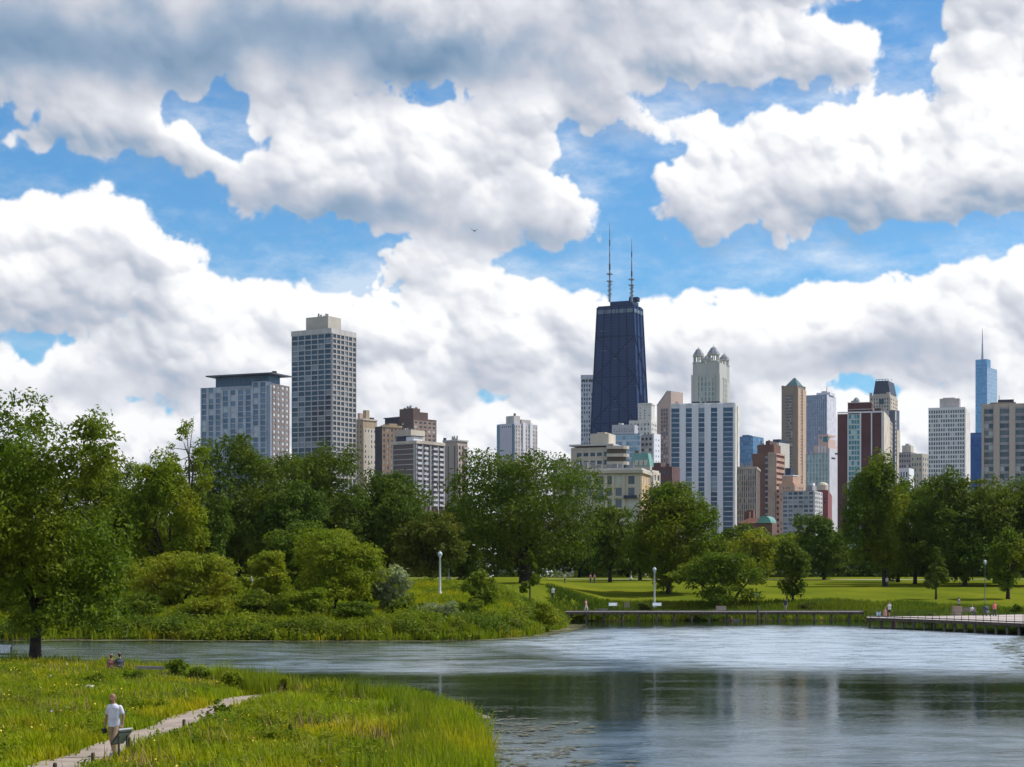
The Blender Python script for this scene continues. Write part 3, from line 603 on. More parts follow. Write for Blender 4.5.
B.box('roof_unit', f[1] - 10, f[1] + 1, f[2] + 12, f[2] + 20, Hh + 7, Hh + 12, dk)
# 12 white lattice tower left of it
B = Bld('office_tower', 'slim white-ribbed tower just left of the black tapering skyscraper', 581, 603, 607, 375, 2350, 10)
B.wall(mat('lattice_core', (.06, .07, .11), .5), B.hz(376)); B.grid('F', -B.L, -.2, -4, B.hz(378.5), 9, 45, .55, .62, mat('lattice_white', (.50, .52, .58), .8), G_DARK, .7)
B.box('fascia', -B.L - .2, .3, -.9, B.D, B.hz(378.5), B.hz(374.6), MC['lattice_white']); B.grid('F', -B.L + 1, -1, B.hz(381.5), B.hz(379), 6, 1, .6, .9, MC['lattice_white'], M_BLK, .2, base=-.7, piers=False, bands=False, wname='louvre'); B.done()
# 13 white stepped cluster
M_OFFW = mat('off_white_terracotta', (.64, .61, .56), .8, var=.06)
B = Bld('stepped_tower', 'off-white stepped terracotta tower with a square top stage right of the black skyscraper base', 629, 651, 657.5, 420, 1800, 18)
B.wall(M_OFFW); B.grid('F', -B.L + 1, -1, 0, B.hz(422), 6, 34, .5, .5, M_OFFW, G_CURT, .3); B.grid('R', 1, B.D - 1, 0, B.hz(422), 4, 34, .45, .5, M_OFFW, G_CURT, .3)
B.box('upper_stage', B.fx(637), B.fx(650.6), 4, 18, B.H, B.hz(402.5), M_OFFW)
B.grid('F', B.fx(637), B.fx(650.6), B.hz(419), B.hz(406), 3, 5, .3, .5, M_OFFW, G_CURT, .2, base=4); B.box('cornice', B.fx(636.6), B.fx(651), 3.5, 18.5, B.hz(404.6), B.hz(403.6), M_PALE); B.done()
B = Bld('office_building', 'low pale grey windowless block at the foot of the black tapering skyscraper', 612, 634.5, 638, 424.5, 1500, 14)
B.wall(mat('bluish_concrete', (.43, .43, .46), .85, var=.05)); B.box('penthouse', B.fx(618), B.fx(622), 2, 8, B.H, B.hz(422.5), M_PALE); B.grid('F', -B.L + 1, -1, B.hz(432), B.hz(428), 8, 2, .4, .35, MC['bluish_concrete'], G_DARK, .1, piers=False, bands=False); B.done()
B = Bld('glass_office', 'light blue glass block with a flat roof between the beige terraced block and white slab', 611, 641, 647, 433.5, 1250, 14)
B.wall(mat('glass_core', (.16, .24, .31), .3)); B.grid('F', -B.L, -.1, 10, B.hz(434.5), 8, 22, .9, .66, mat('pale_mullion', (.45, .52, .58), .6), glass('sky_glass', (.09, .19, .28), (.22, .36, .46), (.4, .48, .5), .1, metal=.3), .25); B.grid('R', 0, B.D, 10, B.hz(434.5), 5, 22, .9, .66, MC['pale_mullion'], MC['sky_glass'], .25); B.done()
B = Bld('apartment_block', 'white apartment slab with dark upper balconies in front of the pink slant-roofed tower', 641, 652.5, 659, 434, 1200, 30)
B.wall(M_GREY); B.grid('F', -B.L, 0, 0, B.hz(436), 3, 26, .62, .5, mat('dusty_frame', (.36, .34, .33), .8), G_DARK, .35); B.box('shear_wall', .02, 1.2, 0, B.D, -4, B.hz(433.6), M_WHITE); B.grid('R', 1, B.D - 1, 0, B.hz(437), 2, 26, .25, .3, M_WHITE, G_DARK, .05, base=1.2, piers=False, bands=False)
B.box('shear_wall', -B.L - .8, -B.L - .02, 0, 14, -4, B.hz(433.6), M_WHITE); B.done()
# mansard
B = Bld('mansard_house', 'low brick mansion with a green copper mansard roof beside the cream hotel', 629, 650, 655, 466, 900, 16)
B.wall(M_BEIGE); mb = MB(); mb.frustum((-B.L, 0, -.2, B.D), (-B.L + 1.6, -1.6, 2, B.D - 3), B.H, B.hz(452.5)); B.part('roof', mb, M_COPPER); B.box('chimney', -B.L + 2, -B.L + 4, 5, 7, B.H, B.hz(449.5), M_RED)
dm = MB()
for k in range(3): u = -B.L + 3 + k * (B.L - 5) / 2.5; dm.box(u, u + 1.6, -.1, 3, B.H + .4, B.H + 3.0)
B.part('dormer', dm, M_CREAM); B.grid('F', -B.L + .5, -.5, 0, B.H - .5, 6, 14, .4, .5, M_BEIGE, G_DARK, .15); B.done()
# dark brick with white balconies
B = Bld('apartment_block', 'dark red brick block with small white balconies left of the white-ribbed slab', 652, 672, 680, 466.5, 700, 22)
B.wall(brick('wine_brick', (.12, .055, .055), (.16, .07, .065), (.15, .1, .1))); B.grid('F', -B.L + .5, -.5, 0, B.hz(468), 4, 12, .4, .5, MC['wine_brick'], G_DARK, .15)
B.box('chimney', -3.5, -2, 3, 5, B.H, B.hz(463), M_BROWN); B.box('penthouse', -B.L, -B.L + 3, 2, 6, B.H, B.hz(462), MC['wine_brick']); B.done()
B = Bld('apartment_block', 'narrow cream block with dark balcony openings wedged beside the cream hotel', 640, 652, 659, 470, 620, 26)
B.wall(M_CREAM); B.grid('F', -B.L, 0, 0, B.hz(472), 2, 10, .55, .5, M_CREAM, G_DARK, .5); B.grid('R', 0, B.D, 0, B.hz(472), 2, 10, .6, .5, M_CREAM, G_DARK, .5); B.done()
# 14 pink tower with slanted roof
B = Bld('slanted_roof_tower', 'pink-beige granite tower with a slanted glass roof behind the white-ribbed slab', 657, 671, 683, 391, 1550, 38)
B.wall(M_PINK, B.hz(405)); mb = MB(); zc, zh = B.hz(405), B.hz(391)
mb.add([(-B.L, 0, zc), (0, 0, zc), (0, B.D, zc), (-B.L, B.D, zc), (-B.L * .25, 0, zh), (0, 0, zh), (0, B.D, zh), (-B.L * .25, B.D, zh)], [(0, 3, 2, 1), (4, 5, 6, 7), (0, 1, 5, 4), (1, 2, 6, 5), (2, 3, 7, 6), (3, 0, 4, 7)]); B.part('upper_wall', mb, M_PINK)
mb = MB(); q = .12; mb.add([(-B.L - q, -.3, zc), (-B.L * .25 - q, -.3, zh), (-B.L * .25 - q, B.D, zh), (-B.L - q, B.D, zc), (-B.L - q, -.3, zc + .8), (-B.L * .25 - q, -.3, zh + .8), (-B.L * .25 - q, B.D, zh + .8), (-B.L - q, B.D, zc + .8)], [(0, 3, 2, 1), (4, 5, 6, 7), (0, 1, 5, 4), (1, 2, 6, 5), (2, 3, 7, 6), (3, 0, 4, 7)]); B.part('roof', mb, glass('roof_glass', (.12, .2, .26), (.2, .28, .34), pb=0))
B.grid('F', -B.L * .72, -B.L * .2, 0, B.hz(408), 3, 44, .6, .6, mat('rose_frame', (.34, .22, .2), .8), G_CURT, .3); B.grid('R', B.D * .35, B.D * .6, 0, B.hz(400), 2, 50, .5, .5, M_PINK, G_DARK, .1, piers=False, bands=False); B.done()
# 15 tower with four lantern turrets
B = Bld('lantern_tower', 'pale greenish stone tower crowned by pointed lantern turrets behind the white-ribbed slab', 691.5, 720, 730, 372, 2000, 20)
M_LAN = mat('greenish_stone', (.46, .46, .42), .75, var=.06, streak=True); B.wall(M_LAN, B.hz(378))
B.grid('F', -B.L * .82, -B.L * .18, 0, B.hz(376), 5, 40, .5, .8, M_LAN, glass('green_glass', (.14, .22, .20), (.24, .34, .30), (.4, .45, .4), .1), .5); B.grid('R', B.D * .3, B.D * .7, 0, B.hz(376), 3, 40, .45, .8, M_LAN, MC['green_glass'], .4)
fb = MB()
for u in (0, .12, .88): fb.box(-B.L + B.L * u, -B.L + B.L * (u + .12), -1.2, -.02, 0, B.hz(374))
B.part('corner_pier', fb, M_LAN); B.box('upper_stage', -B.L + 2, -1, 1.5, B.D - 1.5, B.hz(378), B.hz(362), M_LAN)
cr = MB()
for k in range(6): u = -B.L + 11 + k * (B.L - 22) / 5; cr.box(u - .5, u + .5, .8, 2.2, B.hz(362), B.hz(358.5))
cr.box(-B.L + 9, -9, .6, 2.4, B.hz(358.5), B.hz(357.2)); B.part('arcade', cr, M_LAN)
def turret(x, y, r, y0, y1, y2):
    tt = MB(); n = 8; tt.lathe((x, y, 0), [(r, B.hz(378)), (r, B.hz(y0)), (r * 1.1, B.hz(y0) + .1), (r * 1.1, B.hz(y0) + 1)], 8); o = B.part('turret', tt, M_LAN)
    cl = MB()
    for k in range(8):
        a = 2 * math.pi * k / 8 + .39; cl.box(x + r * .8 * math.cos(a) - .55, x + r * .8 * math.cos(a) + .55, y + r * .8 * math.sin(a) - .55, y + r * .8 * math.sin(a) + .55, B.hz(y0) + 1, B.hz(y1))
    cl.lathe((x, y, 0), [(r * 1.02, B.hz(y1)), (r * 1.02, B.hz(y1) + 1.2)], 8); cl.build('lantern', M_LAN, o)
    rf = MB(); rf.lathe((x, y, 0), [(r * 1.0, B.hz(y1) + 1.2), (r * .85, B.hz(y1) + 3.5), (r * .45, B.hz(y2) - 4), (.25, B.hz(y2) - 2), (.15, B.hz(y2))], 8); rf.build('roof', mat('lantern_roof', (.22, .23, .26), .5), o)
turret(-B.L + 6.5, 6.5, 6.6, 362, 355, 344.5); turret(-9, 6.5, 7.4, 361, 354, 343.5); turret(-5.5, B.D - 5.5, 6.2, 362, 356, 347); turret(-B.L + 8, B.D - 6, 6.2, 363, 356, 347); B.done()
# 16 white ribbed slab
B = Bld('residential_slab', 'bright white slab with five dark blue window columns, front and centre of the skyline', 671, 734.5, 738.8, 402.5, 1000, 12)
B.wall(M_WHITE, B.hz(403.5)); zt, zb_ = B.hz(407), -4; rows = 36; gl = glass('slab_blue_glass', (.02, .045, .10), (.06, .12, .20), (.22, .28, .34), .1); hh = (B.hz(407) - 0) / 34.5
for (a, b_) in ((698.6, 704.6), (711, 717.4), (686, 692), (723.2, 733), (671.4, 679.6)):
    B.grid('F', B.fx(a), B.fx(b_), zt - 34 * hh, zt, 1, 34, .98, .80, mat('slab_band', (.50, .53, .60), .7), gl, .3, piers=False)
ribs = MB()
for (a, b_) in ((670.8, 671.4), (679.6, 686), (692, 698.6), (704.6, 711), (717.4, 723.2), (733, 734.6)): ribs.box(B.fx(a), B.fx(b_), -1.1, -.02, -5, B.hz(403.5))
B.part('pier', ribs, M_WHITE)
sd_ = MB(); sd_.box(0, .5, 0, B.D * .3, -5, B.hz(403)); sd_.box(0, .5, B.D * .55, B.D, -5, B.hz(403)); B.part('side_pier', sd_, mat('cream_edge', (.66, .62, .55), .8))
B.box('window_strip', 0, .2, B.D * .3, B.D * .55, -4, B.hz(405), G_DARK); B.box('parapet', -B.L, .2, -.5, B.D, B.hz(403.5), B.hz(402.5), M_WHITE)
for (a, b_) in ((691.5, 699), (702, 704), (705.5, 719)): B.box('roof_unit', B.fx(a), B.fx(b_), 3, 9, B.hz(402.5), B.hz(400.3), M_BLK)
B.done()
# 17 blue glass
B = Bld('glass_tower', 'plain deep blue glass tower peeking out right of the white-ribbed slab', 733, 753, 763.5, 436, 1700, 30)
B.wall(mat('blue_glass_core', (.06, .14, .26), .25, metal=.2)); B.grid('F', -B.L, 0, 0, B.hz(436.8), 10, 34, .84, .72, mat('blue_mullion', (.13, .22, .36), .5), glass('deep_blue_glass', (.05, .12, .24), (.12, .24, .40), (.2, .3, .42), .05, metal=.3), .2)
B.grid('R', 0, B.D, 0, B.hz(436.8), 6, 34, .84, .72, MC['blue_mullion'], MC['deep_blue_glass'], .2); B.box('penthouse', -B.L + 8, -6, 4, 12, B.H, B.hz(434.3), MC['blue_glass_core']); B.done()
# 18 brown vertical ribbed
B = Bld('apartment_block', 'taupe block with close vertical white ribs at the right foot of the white-ribbed slab', 737, 756.5, 760, 467, 850, 12)
B.wall(mat('taupe_core', (.13, .10, .09), .7)); B.grid('F', -B.L, 0, -3, B.hz(469), 9, 20, .48, .72, mat('taupe_rib', (.40, .34, .29), .8), G_DARK, .5, ppr=.8); B.box('fascia', -B.L, .3, -1, B.D, B.hz(469), B.hz(466.6), MC['taupe_rib']); B.roofbits(8, 6, -B.L + 1, -2, 1, 6, B.hz(466.6)); B.done()
# 19 brick with banded corner
B = Bld('brick_tower', 'red-brown brick tower with a dark balcony slot and horizontally banded right corner', 752, 775.5, 784, 452, 900, 26)
B.wall(M_RED, B.hz(453)); B.box('window_strip', B.fx(765.5), B.fx(768), -.1, .1, -4, B.hz(456), G_DARK)
bl = MB()
for j in range(22): z = B.hz(456) - j * 2.9; bl.box(B.fx(765.6), B.fx(767.9), -.5, -.12, z - 1, z)
B.part('balcony', bl, M_GREY); B.box('stone_panel', B.fx(768.1), -.1, -.4, -.02, -5, B.hz(452), mat('warm_grey_panel', (.40, .32, .26), .85))
B.grid('R', .3, B.D, B.hz(453) - 22 * 2.95, B.hz(453), 1, 22, .96, .45, mat('rose_band', (.50, .33, .26), .8), glass('wine_glass', (.12, .06, .06), (.18, .09, .08), pb=.05), .4)
B.box('upper_stage', B.fx(756), -1.5, 2, B.D - 1, B.hz(453), B.hz(444), M_RED); B.box('penthouse', B.fx(764), -4, 3, B.D, B.hz(444), B.hz(440), M_BROWN); B.roofbits(9, 5, B.fx(757), -4, 3, 7, B.hz(444)); B.done()
B = Bld('office_building', 'plain cream slab with a dark rooftop box behind the red-brown brick tower', 768, 779, 789.5, 442.5, 1150, 34)
B.wall(mat('bone_concrete', (.55, .52, .46), .85, var=.04)); B.box('penthouse', -B.L + 2, -1, 3, 12, B.H, B.hz(438.8), M_SLATE); B.done()
# 20 peach block
B = Bld('apartment_block', 'peach stone block with a stepped roof at the foot of the pointed-roof tower', 779, 794, 803.5, 483, 800, 34)
M_PEACH = mat('peach_stone', (.52, .33, .24), .85, var=.07); B.wall(M_PEACH); B.grid('R', .5, B.D - .5, 0, B.hz(485), 5, 16, .5, .4, M_PEACH, G_CURT, .2); B.grid('F', -B.L + .5, -.5, 0, B.hz(485), 5, 16, .4, .4, M_PEACH, G_CURT, .2)
B.box('upper_stage', -B.L + 1, -1, 1, B.D - 3, B.H, B.hz(475), M_PEACH); B.box('upper_stage', -B.L + 2, -2.5, 2, B.D - 6, B.hz(475), B.hz(467.5), M_SLATE); B.box('cornice', -B.L + .8, -.8, .8, B.D - 2.8, B.hz(475.6), B.hz(474.8), M_WHITE); B.done()
# 21 concrete grid
B = Bld('apartment_block', 'low grey concrete-framed block with wide dark openings above the trees', 783, 814, 821.5, 490.5, 650, 22)
B.wall(mat('slate_core', (.10, .11, .14), .7)); B.grid('F', -B.L, 0, B.hz(491) - 9 * 1.6 * 2, B.hz(491), 6, 18, .80, .62, mat('mid_grey_frame', (.36, .37, .40), .8), glass('loft_window', (.03, .035, .05), (.16, .18, .22), (.35, .33, .3), .2), .5)
B.grid('R', 0, B.D, B.hz(491) - 28.8, B.hz(491), 4, 18, .55, .55, mat('sunlit_grey_frame', (.58, .57, .56), .8), G_DARK, .4); B.box('penthouse', B.fx(806), -1, 2, 9, B.H, B.hz(485), M_GREY); B.box('water_tank', B.fx(808.5), B.fx(811.5), 3, 6, B.hz(485), B.hz(482.5), M_WHITE); B.box('antenna', B.fx(804), B.fx(804) + .3, 3, 3.3, B.H, B.hz(479), M_GREY)  # right-face frame given a lighter grey for the sun on it
B.done()
B = Bld('brick_building', 'small wine-red brick block with cream roof drum between the concrete grid and white wall', 818, 828, 832, 490, 700, 12)
B.wall(brick('wine_red_brick', (.24, .06, .07), (.28, .08, .08), (.25, .1, .1))); dr = MB(); dr.lathe((-2.2, 4, 0), [(2.2, B.H), (2.2, B.hz(484.5)), (1.6, B.hz(482.5)), (.6, B.hz(481.6))], 12); B.part('roof_drum', dr, M_CREAM); B.grid('F', -B.L + .6, -.5, B.hz(504), B.hz(497), 2, 2, .5, .35, M_WHITE, G_DARK, .03, piers=False, bands=False); B.done()
# 22 pointed roof tower
B = Bld('pointed_roof_tower', 'slim brown stone skyscraper with a green pyramid roof', 781.5, 797.5, 805.5, 386.5, 2100, 32)
M_PT = mat('bronze_stone', (.25, .20, .15), .8, var=.06); M_PO = mat('sunlit_bronze_stone', (.50, .36, .26), .8, var=.05)  # second tone puts the orange sunlight of the right side into the stone
B.wall(M_PT); B.grid('F', -B.L * .74, -B.L * .3, 0, B.hz(394), 5, 60, .6, .65, mat('grey_bronze', (.30, .27, .25), .8), G_DARK, .5); fb = MB(); fb.box(.02, 1.0, 0, B.D * .30, -5, B.hz(388)); fb.box(.02, 1.0, B.D * .55, B.D, -5, B.hz(389)); B.part('side_pier', fb, M_PO)
B.grid('R', B.D * .30, B.D * .55, 0, B.hz(390), 2, 60, .6, .6, M_PO, G_DARK, .3)
for (a, b_) in ((-B.L, -B.L + 3.5), (-3.5, 0)): B.box('corner_turret', a, b_, -.4, 3.2, B.H, B.hz(384.8), M_PT)
B.box('corner_turret', -3, .6, B.D - 3.5, B.D, B.H, B.hz(385), M_PO)
B.box('upper_stage', -B.L + 3.6, -1.5, 1, B.D - 3.6, B.H, B.hz(385.3), M_PT); mb = MB(); cxm, cym = (-B.L + 2) / 2 , B.D / 2
mb.frustum((-B.L + 4, -1, 2, B.D - 3), (cxm - .8 + .5, cxm + .8 + .5, cym - .8, cym + .8), B.hz(385.3), B.hz(376.5)); B.part('roof', mb, mat('dark_green_copper', (.05, .12, .13), .5)); B.done()
# 23 grey marble tower
B = Bld('office_tower', 'pale blue-grey ribbed office tower right of the pointed-roof skyscraper', 804, 826.5, 835.5, 394.5, 2250, 26)
B.wall(mat('blue_marble', (.22, .27, .38), .6, var=.05)); B.grid('F', -B.L, 0, -3, B.hz(396), 11, 60, .55, .7, mat('blue_rib', (.36, .42, .54), .7), glass('steel_blue_glass', (.14, .2, .32), (.2, .27, .4), pb=.05), .6, bands=False)
B.box('side_pier', .02, .8, 0, B.D, -5, B.H, mat('pale_lilac', (.62, .62, .68), .8)); B.box('penthouse', -B.L + 14, 2, 8, B.D - 10, B.H, B.hz(391.8), MC['pale_lilac']); B.box('penthouse', -B.L + 20, -2, 10, B.D - 16, B.hz(391.8), B.hz(390.2), M_PALE); B.box('antenna', -B.L + 26, -B.L + 26.7, 12, 12.7, B.hz(390.2), B.hz(385.5), M_GREY); B.done()
# 24 mint + pink
B = Bld('hotel', 'mint-glass hotel with a pink stone crown and a blank white side wall', 806, 828.5, 838.5, 453, 1300, 34)
B.wall(mat('mint_core', (.26, .33, .33), .6)); B.grid('F', -B.L, 0, 0, B.hz(454), 7, 28, .62, .86, mat('mint_white', (.52, .54, .52), .8), glass('mint_glass', (.17, .29, .30), (.28, .40, .40), (.45, .5, .48), .1, metal=.2), .4)
mb = MB(); mb.box(.02, .8, 0, B.D, -5, B.hz(448)); B.part('side_wall', mb, mat('chalk_wall', (.60, .59, .62), .85, var=.05)); lv = MB(); lv.box(.82, .95, B.D * .2, B.D * .55, B.hz(458.5), B.hz(457)); lv.box(.82, .95, B.D * .55, B.D * .85, B.hz(453.5), B.hz(452)); B.part('louvre', lv, M_BLK)
M_PK = mat('pink_stone', (.60, .43, .37), .8, var=.05); B.box('upper_stage', B.fx(813), -.5, 1, B.D - 1, B.H, B.hz(445), M_PK); B.box('upper_stage', B.fx(817), -1, 2, B.D - 3, B.hz(445), B.hz(438.5), M_PK); B.box('window_strip', B.fx(822), B.fx(826.5), 1.8, 2.1, B.hz(441.5), B.hz(436.5), G_TEAL); B.box('crown_frame', B.fx(817), -1, 1.9, B.D - 3, B.hz(436), B.hz(434), M_PK)
cp = MB()
for u in (817, 821, 827): cp.box(B.fx(u), B.fx(u) + 1.2, 2, 3, B.hz(438.5), B.hz(436))
B.part('crown_post', cp, M_PK)
for k in range(3): B.box('pier', B.fx(818 + k * 3), B.fx(818 + k * 3) + 1, .6, .98, B.hz(453), B.hz(446), M_WHITE)
B.done()
# 25 purple-brown slab with glass strip
B = Bld('residential_slab', 'purple-brown brick slab split by one column of teal windows', 837.5, 882.5, 893, 411.5, 900, 16)
B.wall(M_PURPLE, B.hz(413)); B.grid('F', B.fx(848.6), B.fx(859.6), -3, B.hz(413.5), 4, 33, .84, .72, mat('pale_teal_frame', (.50, .56, .55), .7), G_TEAL, .3)
tr_ = MB()
for (a, b_) in ((847.6, 848.5), (859.8, 861.2), (871, 872.2), (881.6, 882.6)): tr_.box(B.fx(a), B.fx(b_), -.5, -.02, -5, B.hz(412.6))
tr_.box(-B.L, .2, -.6, -.05, B.hz(412.4), B.hz(411)); B.part('white_trim', tr_, M_WHITE)
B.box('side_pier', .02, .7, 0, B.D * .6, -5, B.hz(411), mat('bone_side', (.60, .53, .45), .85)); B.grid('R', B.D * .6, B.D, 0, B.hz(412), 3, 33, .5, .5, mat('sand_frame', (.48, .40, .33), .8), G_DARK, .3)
B.box('penthouse', B.fx(847), B.fx(872), 4, 14, B.hz(412.9), B.hz(408.4), M_PURPLE); B.box('penthouse', B.fx(847), B.fx(871), 4, 14, B.hz(407.6), B.hz(401.5), M_PURPLE); B.box('white_trim', B.fx(846.8), B.fx(872.2), 3.8, 14, B.hz(408.4), B.hz(407.6), M_PALE); B.box('white_trim', B.fx(846.8), B.fx(871.4), 3.8, 14, B.hz(401.5), B.hz(400.8), M_PALE)
wt = MB(); wt.lathe((B.fx(855), 8, 0), [(1.6, B.hz(400.8)), (1.6, B.hz(398)), (1.0, B.hz(396)), (.2, B.hz(395))], 12); wt.lathe((B.fx(855) - 1.9, 8, 0), [(.8, B.hz(400.8)), (.8, B.hz(398.5))], 8); B.part('water_tank', wt, M_GREY)
B.box('penthouse', B.fx(874), -1, 3, 10, B.hz(412.9), B.hz(407.5), M_BROWN); B.done()
# 26 dark mansard skyscraper
B = Bld('mansard_skyscraper', 'ornate beige skyscraper with a dark navy mansard top behind the purple-brown slab', 869.5, 890, 897.5, 395, 1900, 24)
B.wall(mat('ornate_beige', (.46, .41, .35), .85, var=.08)); B.grid('F', -B.L + 1, -1, 0, B.hz(397), 7, 50, .45, .55, MC['ornate_beige'], G_DARK, .5); B.grid('R', 1, B.D - 1, 0, B.hz(397), 4, 50, .45, .55, mat('sunlit_beige', (.6, .52, .42), .85), G_DARK, .5)  # right face uses a brighter copy of the beige for sunlight
B.box('upper_stage', B.fx(872.5), -1, 2, B.D - 2, B.H, B.hz(393.2), MC['ornate_beige']); B.box('window_strip', B.fx(879), B.fx(884), -.6, -.2, B.hz(404), B.hz(398.5), G_DARK)
mb = MB(); mb.frustum((B.fx(872.8), -.5, 2.2, B.D - 2.2), (B.fx(874.6), -3, 4, B.D - 4), B.hz(393.2), B.hz(380)); B.part('roof', mb, M_SLATE); rc = MB()
for k in range(6): u = B.fx(874.8) + k * (B.L * .75) / 5; rc.box(u, u + .4, 5, 5.4, B.hz(380), B.hz(378.6))
rc.box(B.fx(875), -3.2, 4.9, 5.5, B.hz(378.7), B.hz(378.3)); B.part('roof_railing', rc, M_BLK)
for (a, b_) in ((869.6, 871.6), (886.5, 889.8)): B.box('corner_turret', B.fx(a), B.fx(b_), -.8, 3, B.hz(397), B.hz(392), MC['ornate_beige'])
B.done()
B = Bld('office_tower', 'narrow beige-edged dark tower just right of the navy mansard skyscraper', 889, 895, 899.5, 410, 1750, 40)
B.wall(mat('dusk_core', (.12, .13, .17), .6)); B.box('side_pier', .02, .8, B.D * .3, B.D, -5, B.hz(430), MC['sunlit_beige']); B.grid('R', 0, B.D * .3, 0, B.hz(411), 1, 40, .7, .6, M_PALE, G_DARK, .2); B.done()
# 27 distant low ones
B = Bld('office_building', 'small mauve-grey block with a cream rooftop box, left of the white grid tower', 899, 911, 917, 452, 1500, 28)
B.wall(mat('mauve_block', (.28, .22, .24), .8)); B.grid('F', -B.L, 0, 0, B.hz(453), 5, 24, .6, .5, mat('dusty_mauve', (.38, .31, .30), .8), G_DARK, .3); B.box('penthouse', B.fx(901), -1, 3, 12, B.H, B.hz(445), M_CREAM); B.box('penthouse', B.fx(904), -3, 4, 11, B.hz(445), B.hz(443.2), M_PALE); B.done()
B = Bld('office_building', 'pale sandstone block with arched top at the left foot of the white grid tower', 911, 922, 931, 453.5, 1350, 36)
B.wall(M_BEIGE); B.grid('F', -B.L + .5, -.5, 0, B.hz(456), 4, 22, .5, .5, M_BEIGE, G_CURT, .2); B.grid('R', .5, B.D - .5, 0, B.hz(456), 4, 22, .4, .5, M_CREAM, G_BLUE, .2); B.done()
B = Bld('office_building', 'low white-fronted building in the gap beside the tall lawn poplar', 899, 909, 914, 468, 1000, 25)
B.wall(M_WHITE); B.grid('F', -B.L + .5, -.5, 0, B.hz(470), 3, 12, .5, .6, M_WHITE, G_BLUE, .2); B.done()
# 28 white grid tower
B = Bld('residential_tower', 'white tower with a fine square window grid and pale rooftop box', 928.5, 964.5, 969.5, 407, 1150, 18)
B.wall(mat('grid_shadow', (.22, .25, .29), .6), B.hz(408)); B.grid('F', -B.L, 0, -2, B.hz(409), 15, 38, .68, .68, mat('egg_white', (.70, .70, .70), .8, var=.03), glass('greenish_window', (.05, .08, .10), (.13, .17, .19), pb=.08), .5)
B.box('side_pier', .02, .6, 0, B.D, -5, B.hz(407.5), mat('bone_white', (.66, .62, .58), .8)); B.box('fascia', -B.L - .1, .3, -.6, B.D, B.hz(409), B.hz(407), MC['egg_white']); B.box('penthouse', B.fx(939), B.fx(959), 5, 16, B.hz(407), B.hz(397.3), mat('rosy_grey', (.46, .42, .41), .85)); B.box('penthouse', B.fx(942), B.fx(954), 6, 15, B.hz(397.3), B.hz(396.2), M_PALE); B.done()
# 29 cobalt block
B = Bld('glass_tower', 'saturated cobalt blue glass block squeezed left of the tan slab', 966, 983, 990, 432.5, 1300, 20)
B.wall(mat('cobalt_core', (.01, .06, .22), .25)); B.grid('F', -B.L, 0, 0, B.hz(433.3), 9, 30, .88, .8, mat('cobalt_mullion', (.02, .08, .25), .4), glass('cobalt_glass', (.01, .07, .26), (.03, .13, .36), pb=0, metal=.1), .15); B.done()
# 30 stepped glass skyscraper with spire
B = Bld('spired_skyscraper', 'pale blue glass skyscraper with a shoulder setback and thin spire near the right edge', 975.5, 987, 997, 367, 2900, 35)
gm1 = glass('bright_blue_glass', (.10, .24, .42), (.18, .36, .56), pb=0, metal=.35); gm2 = glass('silver_glass', (.30, .36, .46), (.38, .44, .54), pb=0, metal=.3)
B.wall(mat('silver_core', (.30, .36, .46), .3, metal=.2), B.hz(367)); B.grid('F', -B.L, 0, 0, B.hz(359.5), 6, 60, .88, .85, mat('silver_mullion', (.22, .36, .52), .4), gm1, .2); B.grid('R', 0, B.D, 0, B.hz(368), 6, 56, .88, .85, mat('pale_silver', (.44, .5, .6), .5), gm2, .2)
B.box('upper_stage', -B.L, 0, 0.01, B.D * .35, B.hz(367), B.hz(359), mat('azure_core', (.11, .25, .42), .3)); sp = MB(); xs_ = B.fx(980.7); sp.tube([(xs_, 8, B.hz(359)), (xs_, 8, B.hz(348)), (xs_, 8, B.hz(327.5))], [2.2, 1.4, .35], 8); B.part('spire', sp, mat('spire_steel', (.42, .48, .56), .4)); B.done()
# 31 tan slab right edge
B = Bld('residential_slab', 'tan concrete slab with wide dark window bays cut by the right edge', 981.5, 1052, 1066, 402.5, 720, 15)
M_SAND = mat('sand_concrete', (.47, .405, .35), .85, var=.04, streak=True); B.wall(M_SAND); rows = 26; hh = 2.95; zt = B.hz(406.5)
for (a, b_) in ((984.2, 993.2), (999.8, 1009), (1015.5, 1025), (1031.5, 1041), (1044, 1051)):
    B.grid('F', B.fx(a), B.fx(b_), zt - rows * hh, zt, 2, rows, .96, .62, mat('balcony_grey', (.34, .33, .34), .8), glass('bay_window', (.04, .045, .055), (.14, .15, .17), (.42, .42, .42), .18), .35, piers=False)
pr = MB()
for (a, b_) in ((981.5, 984), (993.4, 999.6), (1009.2, 1015.3), (1025.2, 1031.3), (1041.2, 1043.8)): pr.box(B.fx(a), B.fx(b_), -.9, -.02, -5, B.hz(402.6))
B.part('pier', pr, M_SAND); B.box('penthouse', B.fx(990), B.fx(1016), 3, 12, B.H, B.hz(400.4), mat('dark_tan', (.25, .18, .13), .8)); B.box('penthouse', B.fx(998), B.fx(1014), 4, 11, B.hz(400.4), B.hz(397.4), M_SLATE); B.box('antenna', B.fx(999), B.fx(999) + .2, 4, 4.2, B.hz(397.4), B.hz(393), M_BLK); B.done()
